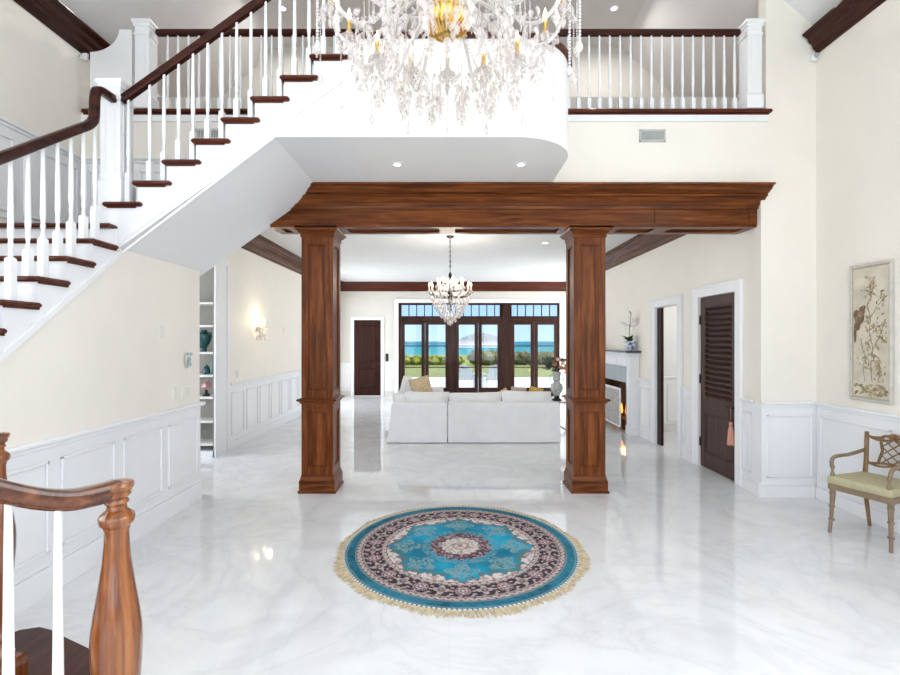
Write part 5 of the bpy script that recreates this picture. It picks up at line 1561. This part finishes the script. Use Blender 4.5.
# ------------------------------------------------------------------ painting
PY0, PY1, PZ0, PZ1 = 4.306, 4.758, 1.125, 2.438
pa = thing('painting', 'tall narrow bird and blossom painting in a thin silver frame', 'painting', (HW,(PY0+PY1)/2,PZ0))
FRM = paint('silver_leaf_frame',(.50,.48,.42),.4,.12,.5,0,20); FRM2 = paint('pale_gilt_liner',(.42,.36,.25),.45,.15)
m = MB(); x0_ = HW-.035
for (a,b_,c,d) in ((PY0,PY1,PZ0,PZ0+.03),(PY0,PY1,PZ1-.03,PZ1),(PY0,PY0+.026,PZ0+.0302,PZ1-.0302),(PY1-.026,PY1,PZ0+.0302,PZ1-.0302)): m.box(x0_,HW-.001,a,b_,c,d,.006)
m.build('frame', FRM, pa)
m = MB(); e=.026
for (a,b_,c,d) in ((PY0+e,PY1-e,PZ0+.03,PZ0+.042),(PY0+e,PY1-e,PZ1-.042,PZ1-.03),(PY0+e,PY0+e+.010,PZ0+.03,PZ1-.03),(PY1-e-.010,PY1-e,PZ0+.03,PZ1-.03)): m.box(x0_+.01,HW-.001,a,b_,c,d,.003)
m.build('liner', FRM2, pa)
cvm = paint('aged_silk',(.60,.54,.44),.6,.16,.3,0,5)
m = MB(); m.box(HW-.02,HW-.002,PY0+.03,PY1-.03,PZ0+.034,PZ1-.034); m.build('canvas', cvm, pa)
BRN = paint('brown_ink',(.28,.21,.13),.7,.3,.2,0,30); OLV = paint('olive_ink',(.32,.27,.15),.7,.35,.2,0,30); GLDI = paint('ochre_ink',(.42,.34,.20),.7,.3,.2,0,30); BIRD = paint('russet_bird_ink',(.19,.12,.08),.7,.4,.2,0,40); PALE = paint('pale_blossom_ink',(.70,.66,.58),.7,.1)
# motif coordinates: u 0 (left as seen, far y) .. 1 (right), w 0 bottom .. 1 top
xs_p = HW-.0215
def mp(u,w): return (xs_p, PY1-.035-u*(PY1-PY0-.07), PZ0+.04+w*(PZ1-PZ0-.08))
m = MB(); rn = random.Random(17)
def br(P,r0): m.tube([mp(*p) for p in smooth_path([(a,b_,0) for a,b_ in P],1) and [(q[0],q[1]) for q in smooth_path([(a,b_,0) for a,b_ in P],1)]], r0, 5)
m.cur=0
for P,r0 in (([(.55,.12),(.50,.25),(.58,.38),(.46,.50),(.52,.62),(.40,.70)],.0035),([(.52,.62),(.75,.72),(.95,.77)],.003),([(.40,.70),(.55,.80),(.60,.88)],.0025),([(.55,.36),(.80,.50),(.92,.60)],.003),([(.50,.26),(.30,.34),(.22,.45)],.0025),([(.70,.12),(.78,.22),(.70,.32)],.0025),([(.35,.12),(.28,.22),(.38,.30)],.002)): br(P,r0)
spots=[]
for k in range(210):
    q = rn.random()
    cxu,cw,s = rn.choice(((.50,.30,.10),(.42,.40,.12),(.58,.50,.13),(.70,.28,.10),(.45,.56,.12),(.80,.56,.08),(.62,.74,.13),(.45,.80,.08),(.85,.73,.08),(.88,.45,.06),(.30,.27,.08),(.55,.86,.07),(.75,.18,.10)))
    u = min(.94,max(.06,cxu+rn.gauss(0,s*.8))); w = min(.95,max(.13,cw+rn.gauss(0,s*.45)))
    a = rn.uniform(0,6.28); L = rn.uniform(.012,.026)
    p = V3(mp(u,w)); p.x -= rn.uniform(.0002,.0025); m.cur = rn.choice((1,1,2,2,2,4,0))
    d = V3((0,math.cos(a),math.sin(a)))
    m.leaf(p-d*L, p+d*L, L*.9, (-1,0,0), 0)
for k in range(70):
    m.cur = rn.choice((1,1,1,2,0)); u=rn.uniform(.04,.96); w=rn.uniform(.0,.085)+.02*abs(math.sin(u*7)); p=V3(mp(u,w)); p.x -= rn.uniform(.0002,.0025); L=rn.uniform(.012,.028); a=rn.uniform(-.5,.5); d=V3((0,math.cos(a),math.sin(a)))
    m.leaf(p-d*L,p+d*L,L*1.2,(-1,0,0),0)
m.cur=3
for (u,w,ru,rw) in ((.20,.62,.13,.055),(.26,.67,.09,.035),(.10,.64,.09,.04),(.14,.565,.08,.05),(.06,.50,.04,.08),(.32,.695,.05,.018)):
    n=18; vs=[mp(u+ru*math.cos(2*PI*i/n), max(.02,w+rw*math.sin(2*PI*i/n))) for i in range(n)]; vs=[(xs_p-.0008-ru*.015-w*.0008,max(PY0+.03,min(PY1-.032,q[1])),q[2]) for q in vs]
    m.add(vs,[tuple(range(n))],False)
m.cur=0
for (u,w,ru,rw) in ((.21,.64,.075,.028),(.31,.698,.028,.014),(.10,.60,.04,.03)):
    n=16; m.add([(xs_p-.0045-ru*.01,max(PY0+.03,min(PY1-.032,mp(u+ru*math.cos(2*PI*i/n),w)[1])),mp(u,w+rw*math.sin(2*PI*i/n))[2]) for i in range(n)],[tuple(range(n))],False)
m.build('painted_motif', [BRN,OLV,GLDI,BIRD,PALE], pa)

# ------------------------------------------------------------------ sconce, plates, vents, sensors
sc = thing('wall_sconce', 'lit crystal wall sconce on the great room wall at left', 'wall lamp', (GL,8.62,2.0))
m = MB(); m.lathe([(.05,0),(.05,.012),(.03,.02)], (GL,8.62,2.02), 16, Matrix.Rotation(PI/2,4,'Y')); m.build('backplate', SILVER, sc)
for s in (-1,1):
    m = MB(); m.tube(smooth_path([(GL+.02,8.62,2.02),(GL+.07,8.62+s*.06,1.98),(GL+.10,8.62+s*.13,2.0),(GL+.10,8.62+s*.14,2.05)],2), .007, 7); A = m.build('arm', SILVER, sc)
    m = MB(); c = (GL+.10,8.62+s*.14,0); m.lathe([(.008,2.05),(.035,2.06),(.035,2.066),(.012,2.066)], c, 10)
    for i in range(7): q=2*PI*i/7; drop(m, c[0]+.033*math.cos(q), c[1]+.033*math.sin(q), 2.058, 1.1)
    m.build('drip_cup', CRYS, A)
    m = MB(); m.lathe([(.010,2.066),(.010,2.13),(.006,2.135)], c, 8); m.build('candle_sleeve', WHITE, A)
    m = MB(); m.lathe([(.008,2.135),(.018,2.155),(.015,2.185),(.002,2.22)], c, 8); m.build('candle_bulb', BULB, A)
m = MB(); rn = random.Random(3)
for i in range(22):
    drop(m, GL+.05+rn.uniform(0,.08), 8.62+rn.uniform(-.16,.16), 2.02-rn.uniform(0,.14), 1.2)
m.build('crystal_drops', CRYS, sc)
sc.location.y -= .13; sc.location.z -= .12
def plate(name, label, cat, loc, w, h, axis, mat, toggles=1):
    """axis 'x+' plate on wall facing +x etc."""
    o = thing(name, label, cat, loc)
    m = MB(); x,y,z = loc
    def bx(mm,a0,a1,z0_,z1_,d0,d1,bv=.002):
        if axis=='x+': mm.box(x+d0,x+d1,y+a0,y+a1,z+z0_,z+z1_,bv)
        elif axis=='y-': mm.box(x+a0,x+a1,y-d1,y-d0,z+z0_,z+z1_,bv)
    bx(m,-w/2,w/2,-h/2,h/2,-.001,.008); m.build('plate', mat, o)
    for k in range(toggles):
        c0 = (k-(toggles-1)/2)*(w/toggles); mm = MB(); bx(mm,c0-.016,c0+.016,-h*.28,h*.28,.008,.014); mm.build('rocker', mat, o)
    return o
PLW = paint('pale_plate',(.74,.72,.66),.4,.02)
plate('wall_plate','blank cream wall plate high on the wall under the stairs','wall plate',(-2.70,4.50,1.785),.08,.12,'x+',PLW,1)
plate('light_switch','white double light switch just above the wainscot corner under the stairs','light switch',(-2.70,4.92,1.19),.14,.12,'x+',PLW,2)
plate('light_switch','slim cream single switch beside the double switch under the stairs','light switch',(-2.70,4.72,1.185),.06,.12,'x+',PLW,1)
plate('light_switch','white light switch low on the great room left wall','light switch',(GL,7.75,1.17),.09,.12,'x+',PLW,1)
plate('thermostat','pale thermostat on the great room wall right of the sconce','thermostat',(GL,9.95,1.93),.11,.11,'x+',PLW,0)
plate('light_switch','black switch on the far wall between door and windows','light switch',(-1.91,YB,1.19),.09,.24,'y-',BLACK,2)
# small mounted crystal pocket / bell on the stair wall
SK = paint('steel_blue_enamel',(.30,.40,.44),.25,.3,.6,0,40)
wb = thing('wall_ornament', 'small silver and dark blue shield ornament mounted on the wall under the stairs', 'ornament', (-2.70,4.93,1.43))
m = MB(); m.prism_yz([(4.93-.045,1.575),(4.93+.045,1.575),(4.93+.05,1.50),(4.93+.03,1.44),(4.93,1.42),(4.93-.03,1.44),(4.93-.05,1.50)], -2.699, -2.675); m.build('backing', SILVER, wb)
m = MB(); m.sphere((-2.675,4.93,1.505), .033, 12, 8, (.5,1,1.1)); m.build('boss', SK, wb)
m = MB(); m.lathe([(.012,1.435),(.02,1.45),(.026,1.475)], (-2.67,4.93,0), 10); m.sphere((-2.67,4.895,1.565), .016, 8, 6); m.sphere((-2.67,4.965,1.565), .016, 8, 6); m.build('fittings', SK, wb)
VG = paint('vent_dark',(.10,.11,.11),.7,.1)
def vent(label, xc, zc, w, h):
    o = thing('wall_vent', label, 'vent', (xc,YW,zc-h/2))
    y = YW-.0165 if False else YW
    m = MB(); m.box(xc-w/2,xc+w/2,y-.006,y-.001,zc-h/2,zc+h/2); m.build('backing', VG, o)
    m = MB()
    for (a,b_,c,d) in ((-w/2,w/2,-h/2,-h/2+.014),(-w/2,w/2,h/2-.014,h/2),(-w/2,-w/2+.014,-h/2,h/2),(w/2-.014,w/2,-h/2,h/2)): m.box(xc+a,xc+b_,y-.014,y-.006,zc+c,zc+d)
    n = int(w/.026)
    for k in range(1,n): m.box(xc-w/2+k*w/n-.004,xc-w/2+k*w/n+.004,y-.011,y-.006,zc-h/2,zc+h/2)
    for k in range(1,6): m.box(xc-w/2,xc+w/2,y-.012,y-.007,zc-h/2+k*h/6-.003,zc-h/2+k*h/6+.003)
    m.build('grille', paint('vent_grey_%d' % int(xc*10+50),(.55,.56,.55),.5,.05), o)
vent('grey grille vent in the wall below the right balcony railing', 2.215, 3.935, .28, .135)
vent('grey grille vent behind the stair balusters below the left railing', -2.62, 3.955, .28, .11)
for (x,lab) in ((HW-.06,'small white motion sensor under the end of the right crown moulding'),(-HW+.05,'small white motion sensor under the left crown moulding')):
    o = thing('motion_sensor', lab, 'sensor', (x,YW-.05,4.70))
    m = MB(); k_s = 1.0 if x > 0 else .5; m.sphere((x if x > 0 else -HW+.022,YW-.055,4.765), .04*k_s, 12, 8, (1,.9,1.1)); m.box(min(x,HW) if x > 0 else -HW-.001,HW+.001 if x > 0 else -HW+.02,YW-.06,YW-.04 if x < 0 else YW-.001,4.755,4.785); m.box(x-.025,x+.025,YW-.03,YW-.001,4.75,4.82); m.build('housing', WHITE, o)
    m = MB(); m.sphere((x if x > 0 else -HW+.024,YW-.055-.03*k_s,4.765), .028*k_s, 10, 6, (1,.8,1)); m.build('lens', paint('sensor_lens_%d' % int(x*10+50),(.35,.35,.35),.3,.05), o)

# ------------------------------------------------------------------ bookcase niche with objects
SHELFW = paint('shelf_paint',(.66,.65,.62),.5,.02)
bc = thing('bookcase', 'built in white shelves in the niche left of the great room wall', 'bookcase', (-4.1,7.15,0))
m = MB(); x0_, x1_ = -4.76, -3.43
m.box(x0_,x1_,7.36,7.38,0,3.0); m.box(x0_,x0_+.03,7.0,7.36,0,3.0); m.box(x1_-.012,x1_,7.0,7.36,0,3.0)
m.build('carcass', paint('shelf_back_paint',(.29,.27,.24),.6,.02), bc)
for v_ in (302,325,352,375,397,421,444):
    z = 1.7+(341-v_)*7.0/480
    m = MB(); m.box(x0_+.03,x1_-.012,7.0,7.36,z-.03,z,.003); m.build('shelf', SHELFW, bc)
m = MB(); m.box(x0_,x1_,7.0,7.36,0,.09); m.build('plinth', WHITE, bc)
m = MB(); m.box(x0_-.02,x1_,7.0,7.38,3.0,GC); struct('wall_niche', m, HALLP, 'wall above the bookcase niche', 'wall')
def sz(v_): return 1.7+(341-v_)*7.0/480
TG = paint('dark_teal_glaze',(.012,.07,.075),.12,.3,.6,0,14); GG = paint('green_glass_glaze',(.03,.12,.10),.12,.25,.6,0,14); PK = paint('pink_ceramic',(.55,.28,.28),.4,.2)
o = thing('vase', 'dark teal two handled vase on the upper bookcase shelf', 'vase', (-3.66,7.15,sz(352)))
m = MB(); z = sz(352); m.lathe([(.045,.001),(.05,.02),(.045,.05),(.09,.13),(.115,.20),(.10,.26),(.05,.295),(.055,.32),(.06,.325)], (-3.66,7.15,z), 18); m.build('body', TG, o)
m = MB(); m.tube([(-3.60,7.15,z+.29),(-3.545,7.15,z+.28),(-3.54,7.15,z+.22),(-3.56,7.15,z+.18)], .010, 8); m.build('handle', TG, o)
m = MB(); m.tube([(-3.72,7.15,z+.29),(-3.775,7.15,z+.28),(-3.78,7.15,z+.22),(-3.76,7.15,z+.18)], .010, 8); m.build('handle', TG, o)
o = thing('bottle', 'tall green bottle on the middle bookcase shelf', 'bottle', (-3.50,7.12,sz(375)))
m = MB(); z = sz(375); m.lathe([(.035,.001),(.038,.01),(.038,.13),(.03,.16),(.014,.19),(.013,.26),(.018,.265),(.018,.275)], (-3.50,7.12,z), 14); m.build('body', GG, o)
o = thing('jar', 'small squat dark green jar beside the tall bottle', 'jar', (-3.61,7.15,sz(375)))
m = MB(); m.lathe([(.04,.001),(.06,.03),(.055,.07),(.035,.095),(.04,.105)], (-3.61,7.15,z), 14); m.build('body', TG, o)
m = MB(); m.lathe([(.04,.105),(.03,.12),(.01,.13),(.012,.145),(.002,.15)], (-3.61,7.15,z), 12); m.build('lid', TG, o)
o = thing('figurine', 'small pink ornament with dark base on the lower bookcase shelf', 'ornament', (-3.60,7.12,sz(397)))
m = MB(); z = sz(397); m.lathe([(.05,.001),(.05,.03),(.02,.04),(.018,.09)], (-3.60,7.12,z), 12); m.build('base', BLACK, o)
m = MB(); m.blob((-3.60,7.12,z+.15), .055, 4, 10, 7, .15, (1.1,1,1.0)); m.leaf((-3.60,7.12,z+.18),(-3.55,7.10,z+.24),.03); m.build('flower_head', PK, o)

# ------------------------------------------------------------------ recessed downlights
def downlight(x, y, z, label, r=.06):
    o = thing('downlight', label, 'ceiling light', (x,y,z-.012), 'recessed downlights')
    m = MB(); m.lathe([(r+.018,z-.001),(r+.018,z-.008),(r,z-.012),(r,z-.003)], (x,y,0), 20, None, False); m.build('trim_ring', WHITE, o)
    m = MB(); m.lathe([(.001,z-.006),(r,z-.006)], (x,y,0), 20, None, False); m.build('lens', LENS, o)
for (x,y,lab) in ((1.76,8.79,'great room ceiling downlight just left of the right column top'),
    (2.82,12.6,'far right great room ceiling downlight before the window crown'),(-2.74,12.6,'far left great room ceiling downlight before the window crown')):
    downlight(x,y,GC,lab,.05)
FOY = [(-1.9,2.1,'left above the rug side'),(1.9,2.1,'right above the rug side'),(-1.9,-.6,'left near the entrance'),(1.9,-.6,'right near the entrance')]  # unseen vault fixtures, added to bounce light off the floor
for (x,y,lab) in FOY: downlight(x,y,6.3,'added unseen vault downlight at '+lab,.08)
for (x,y,lab) in ((-.49,4.54,'left downlight in the flat soffit under the stair landing'),(.68,4.54,'right downlight in the flat soffit under the stair landing')):
    downlight(x,y,SOF,lab,.036)
for (x,y,lab) in ((-2.30,6.63,'left downlight in the upper hall ceiling'),(2.28,6.63,'right downlight in the upper hall ceiling')):
    downlight(x,y,6.3,lab,.045)
# ------------------------------------------------------------------ light
w = bpy.data.worlds.new('sky'); S.world = w; w.use_nodes = True
nt = w.node_tree; bg = nt.nodes['Background']
tc = N(nt,'ShaderNodeTexCoord'); sp = N(nt,'ShaderNodeSeparateXYZ'); nt.links.new(tc.outputs['Generated'], sp.inputs[0])
nt.links.new(ramp(nt,[(0.0,(.50,.70,1.0)),(.06,(.40,.62,1.0)),(.25,(.24,.47,1.0)),(1.0,(.12,.30,.85))], sp.outputs['Z']), bg.inputs['Color'])
bg.inputs['Strength'].default_value = SKY_STR
def lamp(name, typ, loc, energy, col=(1,1,1), rot=(0,0,0), **kw):
    l = bpy.data.lights.new(name, typ); l.energy = energy; l.color = col
    for k, v in kw.items(): setattr(l, k, v)
    o = bpy.data.objects.new(name, l); COL.objects.link(o); o.location = loc; o.rotation_euler = rot
    return o
lamp('sun','SUN',(0,0,20),SUN_E,(1,.96,.88),V3((-.36,.12,-.92)).to_track_quat('-Z','Y').to_euler(),angle=.01)
# daylight through the entrance windows behind the camera
for i,(a,b) in enumerate(RW):
    lamp('window_daylight','AREA',((a+b)/2,REAR-.25,2.5),WIN_E*(b-a)/2.3,(1,.97,.925),(PI/2,0,0),shape='RECTANGLE',size=b-a,size_y=4.4)
for (x,sg) in ((GL-.25,1),(4.33+.25,-1)):  # area lamps outside the added side windows, filling the great room
    lamp('added_side_window_fill','AREA',(x,(SWIN[0]+SWIN[1])/2,(SWIN[2]+SWIN[3])/2),SIDE_E*(.8 if sg > 0 else 1.4),(1,.99,.97),(PI/2,0,-PI/2*sg),shape='RECTANGLE',size=2.7,size_y=2.5)
for (x,y,lab) in FOY:  # lamps of the added vault fixtures, brightening floor and soffits
    lamp('added_vault_lamp','AREA',(x,y,6.28),FOY_E,(1,.985,.96),(0,0,0),shape='DISK',size=.16,spread=math.radians(68))
for x in (-2.30,2.28):
    lamp('downlight_lamp','AREA',(x,6.63,6.28),UP_E,(1,.96,.91),(0,0,0),shape='DISK',size=.11,spread=math.radians(170))
lamp('chandelier_glow','POINT',(QX,QY,3.85),CH_E,(1,.86,.66),shadow_soft_size=.45)
lamp('chandelier_glow','POINT',(.02,8.23,2.64),CH2_E,(1,.93,.82),shadow_soft_size=.28)
lamp('sconce_glow','POINT',(GL+.24,8.49,2.06),3.0,(1,.80,.52),shadow_soft_size=.05)
lamp('fire_glow','POINT',(GR+.02,9.4,.45),2.0,(1,.45,.12),shadow_soft_size=.08)
lamp('side_room_light','POINT',(4.5,7.4,2.5),24,(1,.98,.95),shadow_soft_size=.15)
lamp('added_side_hall_fill','AREA',(-5.0,6.25,1.7),HALL_E,(1,.99,.97),(PI/2,0,-PI/2),shape='RECTANGLE',size=1.3,size_y=2.3)  # lamp outside the added side hall window, brightening the right wall
for sg in (-1,1):  # lamps outside the added hall side windows, evening out the light
    lamp('added_hall_side_fill','AREA',(sg*(HW+.3),(HWIN[0]+HWIN[1])/2,(HWIN[2]+HWIN[3])/2),HSIDE_E,(1,.97,.925),(PI/2,0,sg*PI/2),shape='RECTANGLE',size=4.4,size_y=3.2)
S.view_settings.view_transform = 'Standard'; S.view_settings.look = 'None'
S.view_settings.exposure = EXPO; S.view_settings.gamma = 1
try: S.view_settings.use_curve_mapping = False
except Exception: pass
S.cycles.max_bounces = 12; S.cycles.diffuse_bounces = 6; S.cycles.glossy_bounces = 5; S.cycles.transparent_max_bounces = 32
S.cycles.sample_clamp_indirect = 6.0
